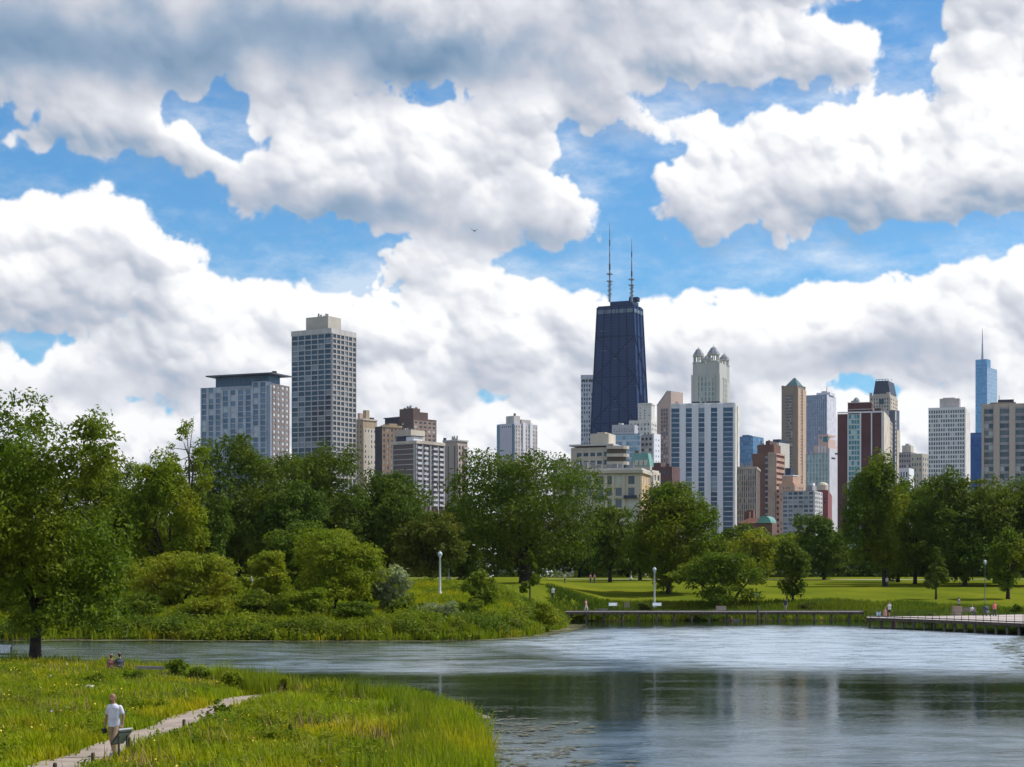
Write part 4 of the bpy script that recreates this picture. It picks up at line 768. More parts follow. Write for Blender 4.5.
# 32 brick low house with green copper roof
B = Bld('brick_hall', 'low dark red brick hall with a green copper barrel roof just above the trees', 738, 772, 777, 523, 480, 20)
B.wall(M_RED); mb = MB(); mb.add([(-B.L, -.2, B.H), (0, -.2, B.H), (0, B.D, B.H), (-B.L, B.D, B.H), (-B.L * .75, 3, B.hz(517.5)), (-B.L * .25, 3, B.hz(517.5))], [(0, 1, 5, 4), (1, 2, 5), (2, 3, 4, 5), (3, 0, 4), (0, 3, 2, 1)]); B.part('roof', mb, mat('brown_tile', (.16, .06, .04), .85))
cr = MB(); n = 10; cr.rings([[(u + 1.9 * math.cos(math.pi * k / n), v_, B.H + .02 + 2.0 * math.sin(math.pi * k / n)) for k in range(n + 1)] for u, v_ in ((-2.1, -.5), (-2.1, 7))]); B.part('barrel_roof', cr, M_COPPER); B.box('chimney', -B.L + 1, -B.L + 2.5, 3, 4.5, B.H, B.hz(511), M_RED); B.box('chimney', B.fx(741.5), B.fx(741.5) + 2, 6, 8, B.H, B.hz(509), M_RED); B.done()
B = Bld('house', 'low grey rooftops peeking out left of the beige terraced block behind the oak', 553, 566, 573, 459.5, 900, 20)
B.wall(M_PALE); B.roofbits(12, 8, -B.L + 1, -2, 1, 8, B.H); B.grid('F', -B.L + .5, -.5, 0, B.hz(461), 5, 12, .5, .45, M_PALE, G_DARK, .2); B.done()
# ------------------------------------------------------------------ foliage
LEAF = dict(
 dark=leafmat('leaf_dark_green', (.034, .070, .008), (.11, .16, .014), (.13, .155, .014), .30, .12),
 mid=leafmat('leaf_mid_green', (.050, .092, .008), (.15, .205, .013), (.185, .20, .013), .34, .15),
 light=leafmat('leaf_light_green', (.085, .14, .008), (.21, .26, .012), (.27, .26, .015), .38, .2),
 yellow=leafmat('leaf_yellow_green', (.11, .155, .010), (.25, .275, .020), (.31, .28, .02), .38, .2),
 olive=leafmat('leaf_olive_green', (.055, .080, .010), (.12, .15, .018), (.15, .14, .02), .32, .2),
 silver=leafmat('leaf_silver_green', (.15, .185, .09), (.29, .33, .18), (.24, .27, .12), .3, .3),
 meadow=leafmat('meadow_green', (.13, .185, .006), (.29, .36, .010), (.47, .37, .014), .42, .12))
BARK = mat('bark', (.045, .035, .028), .95, var=.3, scale=2.5, bump=.5)
def clumps(cen, rad, m, r_, spread=.92, size=.40):
    """break every lobe into m leaf clumps sitting mostly on its upper and outer side"""
    n = len(cen) * m; k = np.repeat(np.arange(len(cen)), m); d = r_.normal(size=(n, 3)); d[:, 2] += .25; d /= np.linalg.norm(d, axis=1)[:, None]
    c = cen[k] + d * rad[k] * (spread * (.62 + .42 * r_.random(n)))[:, None]
    s = rad[k] * (size * (.55 + .8 * r_.random(n)))[:, None]; s[:, 2] *= .72
    return c, s
def leaves(cen, rad, n, size, r_, shell=.72, elong=1.5, m=0):
    """n leaf sprays spread through lobes; cen (k,3), rad (k,3)"""
    base_t = r_.random(len(cen))
    if m:
        base_t = np.repeat(base_t, m); cen, rad = clumps(cen, rad, m, r_); base_t = np.clip(.45 * base_t + .55 * r_.random(len(cen)), 0, 1)
    w_ = (rad[:, 0] * rad[:, 2]); k = r_.choice(len(cen), n, p=w_ / w_.sum())
    d = r_.normal(size=(n, 3)); d /= np.linalg.norm(d, axis=1)[:, None]
    rr = shell + (1.08 - shell) * r_.random(n) + .17 * r_.normal(size=n); fill = r_.random(n) < .25; rr = np.where(fill, r_.random(n) ** .5, rr)
    c = cen[k] + d * rad[k] * rr[:, None]
    nm = d * .6 + r_.normal(size=(n, 3)) * .5 + np.array([0, 0, .55]); nm /= np.linalg.norm(nm, axis=1)[:, None]
    a = np.cross(nm, r_.normal(size=(n, 3))); a /= np.linalg.norm(a, axis=1)[:, None] + 1e-9; b = np.cross(nm, a)
    s = size * (.5 + .9 * r_.random(n))[:, None]; drop = np.array([0, 0, -.25]) * s
    V = np.stack([c - a * s * .5 * elong, c - b * s * .36 + nm * s * .08, c + a * s * .5 * elong + drop, c + b * s * .36 + nm * s * .08], 1).reshape(-1, 3)
    t = np.clip(.5 + .62 * (base_t[k] - .5) + .22 * r_.normal(size=n), 0, 1)
    return V, np.arange(4 * n).reshape(n, 4), np.repeat(t, 4)
def crown_lobes(W_, H_, D_, n, r_, kind='round', k=.30):
    cs, rs = [], []; ph = r_.random(6) * 6.28
    for i in range(n):
        d = r_.normal(size=3); d /= (np.abs(d) ** 2.7).sum() ** (1 / 2.7); an = math.atan2(d[2], d[0])
        env = 1 + .13 * math.sin(2 * an + ph[0]) + .10 * math.sin(3 * an + ph[1]) + .07 * math.sin(5 * an + ph[2])
        s = k * (.55 + .85 * r_.random()); q = (1.0 - s * 1.05) * (.72 + .28 * r_.random()) * env; x, y, z = d * q
        if kind == 'cone': u = r_.random() ** .8; w_ = (1 - u) * .95 + .03; an = r_.random() * 6.28; x, y, z = math.cos(an) * w_ * .72, math.sin(an) * w_ * .72, -.98 + 1.9 * u; s = .10 + .24 * (1 - u)
        if kind == 'flat': z = (.9 * z + .35 * (1 - x * x)) * (1 if z > 0 else .8)
        cs.append((x * W_ / 2, y * D_ / 2, z * H_ / 2)); rs.append((s * W_ / 2 * 1.12, s * D_ / 2 * 1.12, max(s * H_ / 2 * .95, .3)))
    return np.array(cs), np.array(rs)
def trunk_mb(h, r, limbs, r_, lean=0.0, flare=1.5):
    mb = MB(); top = Vector((lean, 0, h)); mb.tube([(0, 0, -.3), (0, 0, .25), (lean * .3, .02, h * .4), top], [r * flare, r * 1.12, r * .92, r * .7], 10)
    for l in limbs:
        l = Vector(l); m_ = top.lerp(l, .5) + Vector((r_.normal() * .06, r_.normal() * .06, .10)) * (l - top).length
        mb.tube([top - Vector((0, 0, r)), m_, l], [r * .55, r * .34, r * .10], 6)
        for _ in range(2):
            q = m_.lerp(l, .35 * r_.random() + .2); e = q + Vector(tuple(r_.normal(size=3) * .22 * (l - top).length)) + Vector((0, 0, .5)); mb.tube([q, e], [r * .2, r * .05], 5)
    return mb
NT_ = 0
def tree(name, label, px, top, bot, W, base, Y, leaf, kind='round', group=None, n=None, size=None, lob=None, tr=.35, cat='tree', seed=None, depth=.9, stems=1, k=.30, zbase=None, shell=.72, mc=16):
    """px centre column, top/bot rows of the crown, W crown width in pixels, base column of the trunk"""
    global NT_; NT_ += 1; r_ = np.random.default_rng(seed or (100 + NT_))
    u = Y / F; X = (base - CX) * u; z0 = gz(X, Y) if zbase is None else zbase
    zt, zb_ = HC + (HZ - top) * u, max(HC + (HZ - bot) * u, z0 - .1); H_, W_ = (zt - zb_), W * u
    if kind != 'cone': zt += H_ * .06; H_ *= 1.10; W_ *= 1.13; zb_ = zt - H_
    root = empty(name, (X, Y, z0)); tag(root, label, cat, group)
    cx_ = (px - CX) * u - X; cz = (zt + zb_) / 2 - z0
    cs, rs = crown_lobes(W_ * .94, H_ * .96, W_ * depth, lob or max(14, int(10 + W_ * 1.1)), r_, kind, k)
    if kind in ('round', 'tall'):
        cs = np.vstack([cs, [[0, 0, 0]]]); rs = np.vstack([rs, [[W_ * .34, W_ * depth * .34, H_ * .34]]])
    cs = cs + np.array([cx_, 0, cz]); size = size or max(.22, Y * .00135)
    n = n or int(np.clip(2.9 * (math.pi * W_ * H_) / (size * size), 2500, 42000))
    V_, F_, T_ = leaves(cs, rs, n, size, r_, shell, m=mc)
    V_[:, 2] = np.where(V_[:, 2] < .1, .1 + r_.random(len(V_)) * .3, V_[:, 2])
    np_mesh('crown', V_, F_, LEAF[leaf], T_, root)
    idx = r_.choice(len(cs), min(7, len(cs)), replace=False); limbs = [cs[i] * np.array([.85, .85, .95]) for i in idx]
    hb = max(cz - H_ * .30, .5)
    if stems == 1: trunk_mb(min(hb, H_ * .8), tr, limbs, r_, lean=cx_ * .25).build('trunk', BARK, root, True)
    else:
        mb = MB()
        for q in range(stems):
            a = 6.28 * q / stems + .4; tip = Vector((cx_ + math.cos(a) * W_ * .3, math.sin(a) * W_ * .25, cz)); mb.tube([(math.cos(a) * .15, math.sin(a) * .15, -.2), tip * .45 + Vector((0, 0, .3)), tip], [tr * .6, tr * .45, tr * .15], 7)
        mb.build('trunk', BARK, root, True)
    return root
def bush(label, px, top, bot, W, Y, leaf, group='shrubs on the far bank', seed=None, size=None, name='bush'):
    global NT_; NT_ += 1; r_ = np.random.default_rng(seed or (500 + NT_)); u = Y / F; X = (px - CX) * u; z0 = gz(X, Y)
    H_ = max((bot - top) * u, .5); W_ = W * u; root = empty(name, (X, Y, z0)); tag(root, label, 'bush', group)
    nl = max(9, int(W_ * 2.6)); cs, rs = crown_lobes(W_ * .9, H_ * 1.1, W_ * .8, nl, r_, 'round', .42); cs[:, 2] += H_ * .42
    size = size or max(.13, Y * .0011); V_, F_, T_ = leaves(cs, rs, int(np.clip(3.4 * math.pi * W_ * H_ / size ** 2, 500, 9000)), size, r_, m=9)
    V_[:, 2] = np.maximum(V_[:, 2], -.1); np_mesh('foliage', V_, F_, LEAF[leaf], T_, root)
    mb = MB()
    for q in range(4): mb.tube([(0, 0, -.1), tuple(cs[q % len(cs)])], [.07, .02], 5)
    mb.build('stem', BARK, root); return root
# near tree at the left edge: open crown of big leaves
tree('broadleaf_tree', 'large leafy tree in the left foreground, its crown cut by the left edge', 40, 392, 652, 190, 35, 101, 'mid', n=42000, size=.20, lob=58, tr=.36, seed=21, depth=.95, k=.24, shell=.55, mc=12)
G1 = 'trees behind the left bank'
tree('poplar_tree', 'tall light green tree with thin top sprays, left of the grey slab', 166, 444, 592, 84, 168, 205, 'light', 'tall', G1, seed=3, k=.26)
tree('poplar_tree', 'mid green tree filling the gap behind the near tree', 100, 455, 600, 110, 98, 212, 'mid', 'tall', G1, seed=4)
tree('poplar_tree', 'tree mostly hidden by the near tree at the left edge', 15, 470, 610, 120, 10, 215, 'mid', 'round', G1, seed=5)
tree('willow_tree', 'thin-topped tree with a sparse arching spray over the grey slab corner', 188, 432, 520, 58, 190, 230, 'light', 'flat', G1, seed=6, n=1800, k=.20, lob=14, size=.3)
tree('shade_tree', 'very large dark green tree in front of the grey slab', 243, 436, 585, 122, 240, 262, 'dark', 'round', G1, seed=7)
tree('shade_tree', 'dark green tree below the tall white-grid tower', 318, 438, 585, 124, 322, 275, 'dark', 'round', G1, seed=8)
tree('shade_tree', 'dark tree below the tan and brown balcony blocks', 384, 470, 585, 110, 388, 285, 'dark', 'round', G1, seed=9)
tree('shade_tree', 'dark undergrowth tree between the two big dark crowns on the left', 284, 470, 590, 90, 284, 255, 'dark', 'round', G1, seed=10)
tree('olive_tree', 'rounded olive green tree just left of the big oak and behind the white lamp post', 430, 505, 588, 68, 430, 240, 'olive', 'round', G1, seed=11)
tree('oak_tree', 'huge dark green spreading oak in the middle of the far bank', 524, 441, 592, 158, 524, 262, 'dark', 'round', None, seed=12, n=30000, lob=52, tr=.7)
G2 = 'trees on the far lawn'
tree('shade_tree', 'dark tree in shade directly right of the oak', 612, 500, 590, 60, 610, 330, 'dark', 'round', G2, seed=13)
tree('linden_tree', 'broad mid green tree in front of the white-ribbed slab', 677, 483, 600, 104, 668, 275, 'mid', 'round', G2, seed=14)
tree('crabapple_tree', 'low wide light green crabapple on several stems behind the boardwalk', 722, 551, 606, 104, 728, 246, 'mid', 'round', G2, seed=15, stems=6, tr=.3, depth=.8)
tree('small_tree', 'small dark round tree right of the wide crabapple', 791, 540, 599, 48, 793, 250, 'dark', 'round', G2, seed=16, tr=.2)
tree('shade_tree', 'dark rounded tree below the concrete grid block', 820, 512, 585, 66, 824, 350, 'dark', 'round', G2, seed=17)
tree('shade_tree', 'yellow green tree beyond the lawn under the brick hall', 752, 528, 588, 66, 752, 370, 'yellow', 'round', G2, seed=18)
tree('shade_tree', 'light green tree top right beside the brick hall', 790, 531, 580, 46, 790, 380, 'light', 'round', G2, seed=19)
tree('poplar_tree', 'tall wind-blown poplar in front of the purple-brown slab', 873, 443, 582, 64, 885, 300, 'mid', 'tall', G2, seed=20, tr=.42)
tree('shade_tree', 'dark tree between the poplar and the white grid tower', 919, 474, 588, 84, 915, 315, 'mid', 'round', G2, seed=22)
tree('shade_tree', 'very large dark tree under the cobalt glass block', 966, 462, 588, 108, 965, 300, 'dark', 'round', G2, seed=23, tr=.4)
tree('shade_tree', 'very large dark tree cut by the right edge of the frame', 1022, 460, 588, 112, 1010, 305, 'dark', 'round', G2, seed=24, tr=.45)
tree('shade_tree', 'dark tree beyond the right edge of the lawn', 1090, 470, 590, 110, 1090, 300, 'dark', 'round', G2, seed=25)
tree('spruce_tree', 'cone-shaped dark evergreen on the right lawn', 936, 545, 592, 36, 936, 262, 'dark', 'cone', None, seed=26, tr=.16, k=.3)
tree('juniper_tree', 'small cone-shaped evergreen in front of the oak', 530, 551, 590, 27, 530, 216, 'mid', 'cone', None, seed=27, tr=.12)
tree('small_tree', 'small light green tree at the right edge with a low crown', 1010, 527, 592, 44, 1008, 262, 'mid', 'round', G2, seed=28, tr=.3)
G3 = 'trees growing on the left bank'
tree('willow_tree', 'bright yellow-green sprawling willow leaning over the left bank', 186, 548, 624, 116, 180, 186, 'yellow', 'round', G3, seed=30, stems=4, tr=.25)
tree('willow_tree', 'yellow-green willow scrub behind the near tree trunk', 95, 556, 628, 104, 95, 192, 'yellow', 'round', G3, seed=31, stems=4, tr=.25)
tree('young_tree', 'light green young tree with twin rounded tops left of centre bank', 300, 514, 604, 74, 300, 205, 'mid', 'round', G3, seed=32, tr=.2, k=.34)
tree('young_tree', 'fresh green tree leaning over the water beside the silver willow', 338, 526, 632, 100, 335, 180, 'light', 'round', G3, seed=33, tr=.2)
tree('silver_willow', 'silvery pale willow shrub right of the fresh green tree', 390, 560, 628, 46, 388, 182, 'silver', 'round', G3, seed=34, stems=3, tr=.15)
tree('young_tree', 'young green sapling on the bank right of the white lamp post', 481, 570, 616, 38, 479, 190, 'mid', 'round', G3, seed=35, tr=.1)
tree('shade_tree', 'dark tree filling the gap left of the large dark tree below the grey slab', 196, 486, 596, 70, 196, 240, 'dark', 'round', G1, seed=41)
tree('shade_tree', 'dark tree between the tan block trees and the olive tree', 405, 496, 592, 80, 405, 270, 'dark', 'round', G1, seed=42)
tree('shade_tree', 'dark tree between the olive tree and the great oak', 462, 488, 590, 60, 462, 300, 'dark', 'round', G1, seed=43)
tree('shade_tree', 'mid green tree behind the near tree, left of the light poplar', 134, 478, 600, 84, 134, 225, 'mid', 'round', G1, seed=44)
tree('shade_tree', 'dark tree between the linden and the oak shade', 640, 520, 588, 60, 640, 345, 'dark', 'round', G2, seed=45)
tree('shade_tree', 'dark tree between the poplar and its dark neighbour', 898, 500, 584, 60, 898, 330, 'dark', 'round', G2, seed=46)
tree('shade_tree', 'dark tree between the two very large right lawn trees', 995, 492, 584, 70, 995, 320, 'dark', 'round', G2, seed=47)
tree('young_tree', 'low bushy young tree left of the fresh green tree', 268, 548, 612, 56, 268, 190, 'light', 'round', G3, seed=48, tr=.15)
r_ = random.Random(4)
kinds = ['dark', 'mid', 'dark', 'olive']
FR = ['far-row tree beyond the left edge of the frame', 'far-row tree at the left edge behind the near tree', 'far-row tree behind the right half of the near tree', 'far-row tree behind the near tree and left willow', 'far-row tree left of the grey slab', 'far-row tree under the left half of the grey slab',
      'far-row tree under the right half of the grey slab', 'far-row tree under the white-grid tower', 'far-row tree under the tan stepped tower', 'far-row tree under the balcony block', 'far-row tree left of the great oak', 'far-row tree behind the left half of the great oak',
      'far-row tree behind the right half of the great oak', 'far-row tree under the cream hotel', 'far-row tree behind the left side of the broad linden', 'far-row tree behind the right side of the broad linden', 'far-row tree below the brick hall', 'far-row tree below the concrete grid block',
      'far-row tree under the purple-brown slab', 'far-row tree behind the tall wind-blown poplar', 'far-row tree under the white grid tower on the right', 'far-row tree under the cobalt glass block', 'far-row tree under the tan slab at the right edge', 'far-row tree beyond the right edge of the frame']
for i in range(24):                                    # far trees closing the park against the city
    px = -70 + i * 50 + r_.uniform(-12, 12); top = r_.uniform(522, 540); k_ = kinds[i % 4]
    tree('park_tree', FR[i], px, top - (14 if px < 560 else 0), 590, r_.uniform(74, 96), px, r_.uniform(400, 440), k_, 'round', 'far row of trees before the city', n=6000, size=.75, mc=6)
U_ = np.random.default_rng(77); n = 260                # undergrowth under the far row
C_ = np.stack([U_.uniform(-170, 170, n), U_.uniform(425, 450, n), np.zeros(n)], 1); C_[:, 2] = 5.6 + U_.random(n) * 1.6
V_, F_, T_ = leaves(C_, np.stack([2 + 2.5 * U_.random(n), 2 + 2 * U_.random(n), 1.5 + 2 * U_.random(n)], 1), 30000, .8, U_)
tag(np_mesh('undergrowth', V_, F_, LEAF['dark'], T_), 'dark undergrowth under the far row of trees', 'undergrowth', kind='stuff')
# shrubs
GB = 'shrubs on the far bank'
for a in [('pale green shrub at the tip of the left bank', 541, 586, 618, 44, 186, 'light'), ('low silvery shrub by the water on the left bank', 436, 606, 632, 60, 174, 'silver'), ('bright low shrub nearest the water at the bank tip', 498, 612, 634, 40, 173, 'light'),
          ('green shrub below the sapling', 470, 604, 632, 40, 178, 'mid'), ('dark shrub at the waterline under the fresh green tree', 355, 612, 636, 60, 172, 'mid'), ('yellow-green shrub on the waterline under the yellow willow', 205, 604, 636, 70, 174, 'yellow'),
          ('bushy green shrub on the waterline left of the yellow willow', 140, 606, 636, 60, 174, 'mid'), ('dark red-green shrub beside the white lamp on the lawn', 645, 590, 604, 22, 238, 'olive'),
          ('round dark shrub on the lawn left of the evergreen', 807, 592, 603, 24, 243, 'olive'), ('round bush at the meadow edge left of the tan block', 933, 596, 606, 20, 226, 'mid'), ('low bush left of the round bush at the meadow edge', 912, 597, 607, 16, 226, 'olive'),
          ('dark green bush beside the strollers on the right lawn', 1016, 595, 607, 18, 226, 'dark'), ('low bush behind the right boardwalk near the poplar', 868, 598, 610, 18, 232, 'mid'), ('green bush behind the left boardwalk benches', 700, 598, 610, 60, 237, 'mid'),
          ('leafy bush near the dead stump on the left bank', 285, 578, 592, 26, 236, 'light'), ('bush at the foot of the yellow willow', 235, 598, 622, 36, 180, 'light'), ('pale bush at the left edge behind the near trunk', 8, 600, 634, 60, 178, 'mid'), ('wide leafy bush on the waterline at the far left', 40, 600, 638, 80, 173, 'light'), ('mid green bush between the waterline bushes on the far left', 98, 600, 637, 66, 173, 'mid'), ('green bush on the waterline between willow and fresh green tree', 262, 602, 637, 60, 175, 'mid'), ('light bush on the waterline below the young trees', 305, 598, 636, 60, 174, 'light'), ('green bush on the waterline right of the silver willow', 408, 604, 634, 44, 176, 'mid'), ('yellowish bush behind the near trunk', 62, 606, 634, 56, 178, 'yellow')]:
    bush(*a)
# near meadow bushes
for a in [('dark green rounded bush in the tall grass left of the timber rail', 132, 672, 690, 30, 84, 'mid'), ('dark bush beside the far end of the footpath', 222, 706, 726, 34, 72, 'mid'), ('leafy bush right of the second post by the path', 172, 737, 756, 26, 58, 'mid'),
          ('low dark bush in the grass right of the path', 193, 744, 764, 24, 56, 'dark'), ('round bush on the meadow right of the path bend', 215, 734, 752, 22, 60, 'mid'), ('small bush near the flowers on the open meadow', 290, 732, 747, 20, 62, 'mid'),
          ('dark clump of leaves in the grass left of the walker', 90, 727, 742, 18, 61, 'dark'), ('tall green shrub on the point by the water', 195, 664, 690, 44, 88, 'mid'), ('dark shrub on the point right of the timber rail', 178, 660, 684, 30, 94, 'mid'), ('bright shrub on the point near the water', 232, 673, 694, 36, 84, 'light'),
          ('wide dark shrub below the near tree', 88, 676, 696, 40, 86, 'mid'), ('bright shrub along the inner shore', 285, 676, 698, 16, 82, 'light'), ('leafy shrub in the middle of the meadow', 330, 694, 712, 22, 72, 'mid')]:
    a = list(a); a[5] = (HC - .62) * F / (a[3] - 3 - HZ) ; bush(*a, group='shrubs in the near meadow')
# ------------------------------------------------------------------ grass, reeds, flowers
def blades(P_, h, wdt, r_, lean=.35):                  # P_ (n,3) feet -> one bent blade each (2 quads as 5 verts: quad + tip triangle folded into quads)
    n = len(P_); a = r_.random(n) * 6.283; d = np.stack([np.cos(a), np.sin(a), np.zeros(n)], 1)
    vd = np.stack([-np.sin(a), np.cos(a), np.zeros(n)], 1); h = h * (.6 + .7 * r_.random(n)); w_ = wdt * (.7 + .6 * r_.random(n)); ln = lean * h * r_.random(n)
    up = np.array([0, 0, 1.0]); m_ = P_ + up * (h * .55)[:, None] + vd * (ln * .35)[:, None]; t_ = P_ + up * h[:, None] + vd * ln[:, None]
    V_ = np.stack([P_ - d * w_[:, None] * .5, P_ + d * w_[:, None] * .5, m_ + d * w_[:, None] * .42, m_ - d * w_[:, None] * .42, t_ + d * w_[:, None] * .08, t_ - d * w_[:, None] * .08], 1).reshape(-1, 3)
    b = np.arange(n)[:, None] * 6; F_ = np.vstack([b + np.array([0, 1, 2, 3]), b + np.array([3, 2, 4, 5])])
    return V_, F_
def vis(x, y, m=40):                                   # keep what stands in or near the view
    px = CX + x / y * F; return (px > -m - 20) & (px < 1024 + m + 20)
pw = np.array(path_w)
def path_d(x, y):
    d = np.full(x.shape, 1e9)
    for (ax, ay), (bx, by) in zip(pw[:-1], pw[1:]):
        ex, ey = bx - ax, by - ay; t_ = np.clip(((x - ax) * ex + (y - ay) * ey) / (ex * ex + ey * ey + 1e-9), 0, 1); d = np.minimum(d, np.hypot(x - ax - t_ * ex, y - ay - t_ * ey))
    return d
def vnoise(x, y, s, seed=0):
    r_ = np.random.default_rng(seed); t_ = 0
    for k in range(4):
        a, b, c, d_ = r_.random(4) * 6.28; t_ = t_ + np.sin(x * s * (1 + k * .7) * math.cos(a) + y * s * (1 + k * .7) * math.sin(a) + b) * np.sin(y * s * 1.3 * math.cos(c) + x * s * math.sin(c) + d_)
    return t_ / 4
def scatter(x0, x1, y0, y1, n, r_, cond):
    x = r_.uniform(x0, x1, n); y = r_.uniform(y0, y1, n); k = vis(x, y) & (pond_sd(x, y) > .05) & cond(x, y); x, y = x[k], y[k]; return np.stack([x, y, zg(x, y)], 1)
r_ = np.random.default_rng(31)
# near meadow grass: tall tufts
C_ = scatter(-42, 2, 42, 108, 60000, r_, lambda x, y: path_d(x, y) > .93 + .25 * vnoise(x, y, 2.5, 70))
C_ = C_[(r_.random(len(C_)) < np.where(C_[:, 1] < 75, 1, .75))]
nb = 7; P_ = np.repeat(C_, nb, 0) + np.concatenate([r_.normal(size=(len(C_) * nb, 2)) * .16, np.zeros((len(C_) * nb, 1))], 1)
hh = np.repeat(.46 + .42 * vnoise(C_[:, 0], C_[:, 1], .7, 2) + .5 * ss(3.0, .3, pond_sd(C_[:, 0], C_[:, 1])) - .15 * ss(2.5, 1.2, path_d(C_[:, 0], C_[:, 1])), nb)
V_, F_ = blades(P_, np.maximum(hh, .18), .058, r_, .6); tn = np.clip(np.repeat(.45 + .75 * vnoise(C_[:, 0], C_[:, 1], .45, 5), nb) + r_.normal(size=len(P_)) * .2, 0, 1)
tag(np_mesh('meadow_grass', V_, F_, LEAF['meadow'], np.repeat(tn * .9, 6)), 'tall green and yellow meadow grass covering the near point', 'grass', kind='stuff')
# leafy herbs between the grass
C_ = scatter(-42, 2, 42, 108, 5200, r_, lambda x, y: (path_d(x, y) > 1.45) & (vnoise(x, y, .45, 9) > -.12))
rs_ = np.stack([.25 + .3 * r_.random(len(C_)), .25 + .3 * r_.random(len(C_)), .22 + .25 * r_.random(len(C_))], 1); C_[:, 2] += .25
V_, F_, T_ = leaves(C_, rs_, 170000, .095, r_, .6)
tag(np_mesh('wildflower_leaves', V_, F_, LEAF['light'], T_), 'leafy clumps of herbs mixed through the near meadow', 'herbs', kind='stuff')
C_ = scatter(-42, 2, 42, 108, 5000, r_, lambda x, y: (path_d(x, y) > 1.6) & (vnoise(x, y, .55, 75) > .12)); P_ = np.repeat(C_, 5, 0) + np.concatenate([r_.normal(size=(len(C_) * 5, 2)) * .15, np.zeros((len(C_) * 5, 1))], 1)
V_, F_ = blades(P_, .75, .03, r_, .5); tag(np_mesh('dry_stems', V_, F_, mat('dry_stem', (.34, .24, .09), .9, var=.3, scale=1.5)), 'dry brown seed stems standing in the near meadow', 'dry grass', kind='stuff')
# reeds along the near shore, right edge of the point
C_ = scatter(-42, 1, 42, 108, 52000, r_, lambda x, y: (pond_sd(x, y) < 2.6 + vnoise(x, y, .4, 3)))
nb = 5; P_ = np.repeat(C_, nb, 0) + np.concatenate([r_.normal(size=(len(C_) * nb, 2)) * .12, np.zeros((len(C_) * nb, 1))], 1)
V_, F_ = blades(P_, np.where(P_[:, 0] > -14, 1.1, .75) * (.85 + .35 * vnoise(P_[:, 0], P_[:, 1], 1.1, 60)), .035, r_, .3)
tag(np_mesh('shore_reeds', V_, F_, LEAF['light'], np.repeat(np.clip(.45 + .5 * vnoise(P_[:, 0], P_[:, 1], .8, 61) + .25 * r_.normal(size=len(P_)), 0, 1), 6)), 'upright bright green reeds fringing the near point', 'reeds', kind='stuff')
# flowers
def flowers(n, cond, name, label, col, s, hh_):
    C_ = scatter(-42, 2, 42, 108, n, r_, cond); N = len(C_); C_[:, 2] += hh_ + .15 * r_.random(N); a = r_.random(N) * 6.28; mb_s = s * (.7 + .6 * r_.random(N))[:, None]
    d1 = np.stack([np.cos(a), np.sin(a), .2 * np.ones(N)], 1) * mb_s; d2 = np.stack([-np.sin(a) * .6, np.cos(a) * .6, .7 * np.ones(N)], 1) * mb_s
    V_ = np.stack([C_ - d1, C_ - d2, C_ + d1, C_ + d2], 1).reshape(-1, 3); tag(np_mesh(name, V_, np.arange(4 * N).reshape(N, 4), mat(name + '_petal', col, .7)), label, 'flowers', kind='stuff')
flowers(9000, lambda x, y: (path_d(x, y) > 1.3) & (vnoise(x, y, .5, 12) > .22), 'yellow_flowers', 'yellow flower heads dotted through the near meadow', (.70, .52, .05), .033, .5)
flowers(2500, lambda x, y: (path_d(x, y) > 1.3) & (vnoise(x, y, .6, 15) > .3), 'orange_flowers', 'orange flower heads dotted through the near meadow', (.60, .24, .10), .036, .5)
flowers(2500, lambda x, y: (path_d(x, y) > 1.3) & (vnoise(x, y, .6, 17) > .3), 'pale_flowers', 'pale lilac flower heads dotted through the near meadow', (.55, .40, .50), .045, .45)
# far bank
C_ = scatter(-75, 9, 160, 260, 42000, r_, lambda x, y: (y < 232) & (x < 9 + (y - 180) * .02) & (pond_sd(x, y) < 60))
nb = 4; P_ = np.repeat(C_, nb, 0) + np.concatenate([r_.normal(size=(len(C_) * nb, 2)) * .3, np.zeros((len(C_) * nb, 1))], 1)
V_, F_ = blades(P_, np.repeat(.62 + .5 * vnoise(C_[:, 0], C_[:, 1], .3, 21) + .1 * ss(4, 1, pond_sd(C_[:, 0], C_[:, 1])), nb), .13, r_)
tag(np_mesh('bank_grass', V_, F_, LEAF['meadow'], np.repeat(np.clip(np.repeat(.28 + .5 * vnoise(C_[:, 0], C_[:, 1], .2, 23) - .55 * ss(5, 1, pond_sd(C_[:, 0], C_[:, 1])), nb) + .2 * r_.normal(size=len(P_)), 0, 1), 6)), 'tall grass covering the left far bank', 'grass', kind='stuff')  # tint darkened towards the shore to imitate dark gaps under the shrubs
C_ = scatter(-75, 9, 160, 240, 6000, r_, lambda x, y: (y < 232) & (x < 9) & (vnoise(x, y, .22, 50) > -.1))
big = .6 + 1.3 * np.clip(vnoise(C_[:, 0], C_[:, 1], .16, 51) + .1, 0, 1)[:, None]
rs_ = np.stack([.6 + .9 * r_.random(len(C_)), .6 + .9 * r_.random(len(C_)), .4 + .7 * r_.random(len(C_))], 1) * big; C_[:, 2] += .4 * big[:, 0]
V_, F_, T_ = leaves(C_, rs_, 200000, .22, r_, .6)
tag(np_mesh('bank_herbs', V_, F_, LEAF['light'], T_), 'leafy undergrowth on the left far bank', 'herbs', kind='stuff')
C_ = scatter(-75, 9, 160, 225, 2600, r_, lambda x, y: (pond_sd(x, y) < 5.5) & (pond_sd(x, y) > .6) & (vnoise(x, y, .3, 80) > -.05))
rs_ = np.stack([.7 + .9 * r_.random(len(C_)), .7 + .9 * r_.random(len(C_)), .5 + .8 * r_.random(len(C_))], 1); C_[:, 2] += .5
V_, F_, T_ = leaves(C_, rs_, 90000, .2, r_, .6); tag(np_mesh('shore_thicket', V_, F_, LEAF['mid'], T_), 'low leafy thicket along the waterline of the left far bank', 'thicket', kind='stuff')
